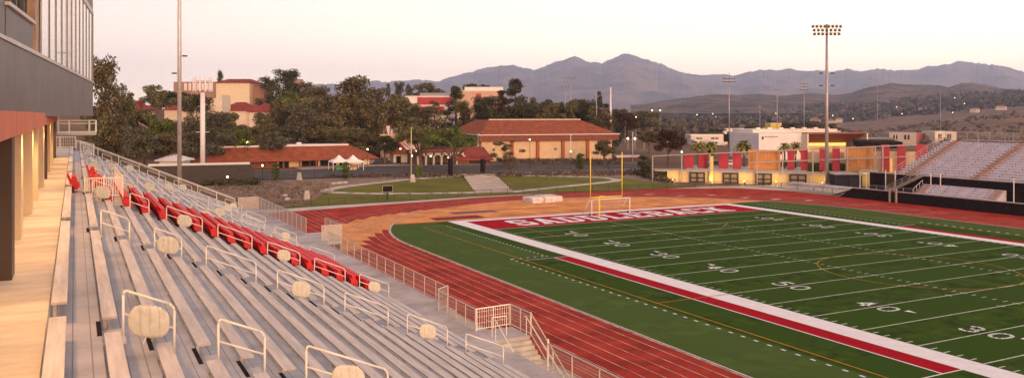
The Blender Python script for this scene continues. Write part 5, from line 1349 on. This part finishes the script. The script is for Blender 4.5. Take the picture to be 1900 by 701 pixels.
#@@END
# ================================================================ WORLD, SUN, CAMERA
w=bpy.data.worlds.new('World'); SC.world=w; w.use_nodes=True
n=w.node_tree.nodes; l=w.node_tree.links; bg=n['Background']
SAZ=R(27.56+162)      # compass-like bearing of the glow, measured from +Y towards +X
SEL=R(9)
sk=n.new('ShaderNodeTexSky'); sk.sky_type='NISHITA'; sk.sun_disc=False; sk.sun_elevation=SEL; sk.sun_rotation=SAZ; sk.air_density=1.6; sk.dust_density=3.0
tc=n.new('ShaderNodeTexCoord'); sx=n.new('ShaderNodeSeparateXYZ'); l.new(tc.outputs['Generated'],sx.inputs[0])
rp=n.new('ShaderNodeValToRGB'); e=rp.color_ramp.elements
l.new(sx.outputs['Z'],rp.inputs[0])
e[0].position=0.0; e[0].color=(26,18.5,11,1); e[1].position=1.0; e[1].color=(7.6,6.2,5.8,1)
for p,c in ((.03,(25,18.6,12)),(.07,(21,16.6,12.4)),(.16,(15.8,12.9,10.8)),(.4,(10.4,8.8,8.2))):
    q=e.new(p); q.color=c+(1,)
dt=n.new('ShaderNodeVectorMath'); dt.operation='DOT_PRODUCT'; l.new(tc.outputs['Generated'],dt.inputs[0])
aa=YAW+R(75); dt.inputs[1].default_value=(math.sin(aa),math.cos(aa),0)
mr=n.new('ShaderNodeMapRange'); mr.inputs[1].default_value=-.35; mr.inputs[2].default_value=.75; l.new(dt.outputs['Value'],mr.inputs[0])
tm=n.new('ShaderNodeMix'); tm.data_type='RGBA'; l.new(mr.outputs[0],tm.inputs[0]); tm.inputs[6].default_value=(.66,.63,.72,1); tm.inputs[7].default_value=(1.12,1.14,1.12,1)
mu=n.new('ShaderNodeMix'); mu.data_type='RGBA'; mu.blend_type='MULTIPLY'; mu.inputs[0].default_value=1; l.new(rp.outputs[0],mu.inputs[6]); l.new(tm.outputs[2],mu.inputs[7])
mx=n.new('ShaderNodeMix'); mx.data_type='RGBA'; mx.inputs[0].default_value=.82; l.new(sk.outputs[0],mx.inputs[6]); l.new(mu.outputs[2],mx.inputs[7])
l.new(mx.outputs[2],bg.inputs[0]); bg.inputs[1].default_value=.10
sl=bpy.data.lights.new('sun','SUN'); sl.energy=2.7; sl.angle=R(20); sl.color=(1,.56,.31)
so=bpy.data.objects.new('sun',sl); COL.objects.link(so)
dv=Vector((math.sin(SAZ)*math.cos(SEL),math.cos(SAZ)*math.cos(SEL),math.sin(SEL))); so.rotation_euler=dv.to_track_quat('Z','Y').to_euler()
cd=bpy.data.cameras.new('camera'); co=bpy.data.objects.new('camera',cd); COL.objects.link(co)
co.location=(CX,CY,CH); co.rotation_euler=(R(90),0,-YAW); cd.sensor_width=36; cd.lens=F/1900*36; cd.shift_y=-(350.5-212)/1900
cd.clip_start=.1; cd.clip_end=30000
SC.cycles.volume_bounces=2
co.data.lens=co.data.lens; SC.camera=co
SC.view_settings.view_transform='Standard'; SC.view_settings.look='None'; SC.view_settings.gamma=1; SC.view_settings.exposure=.5
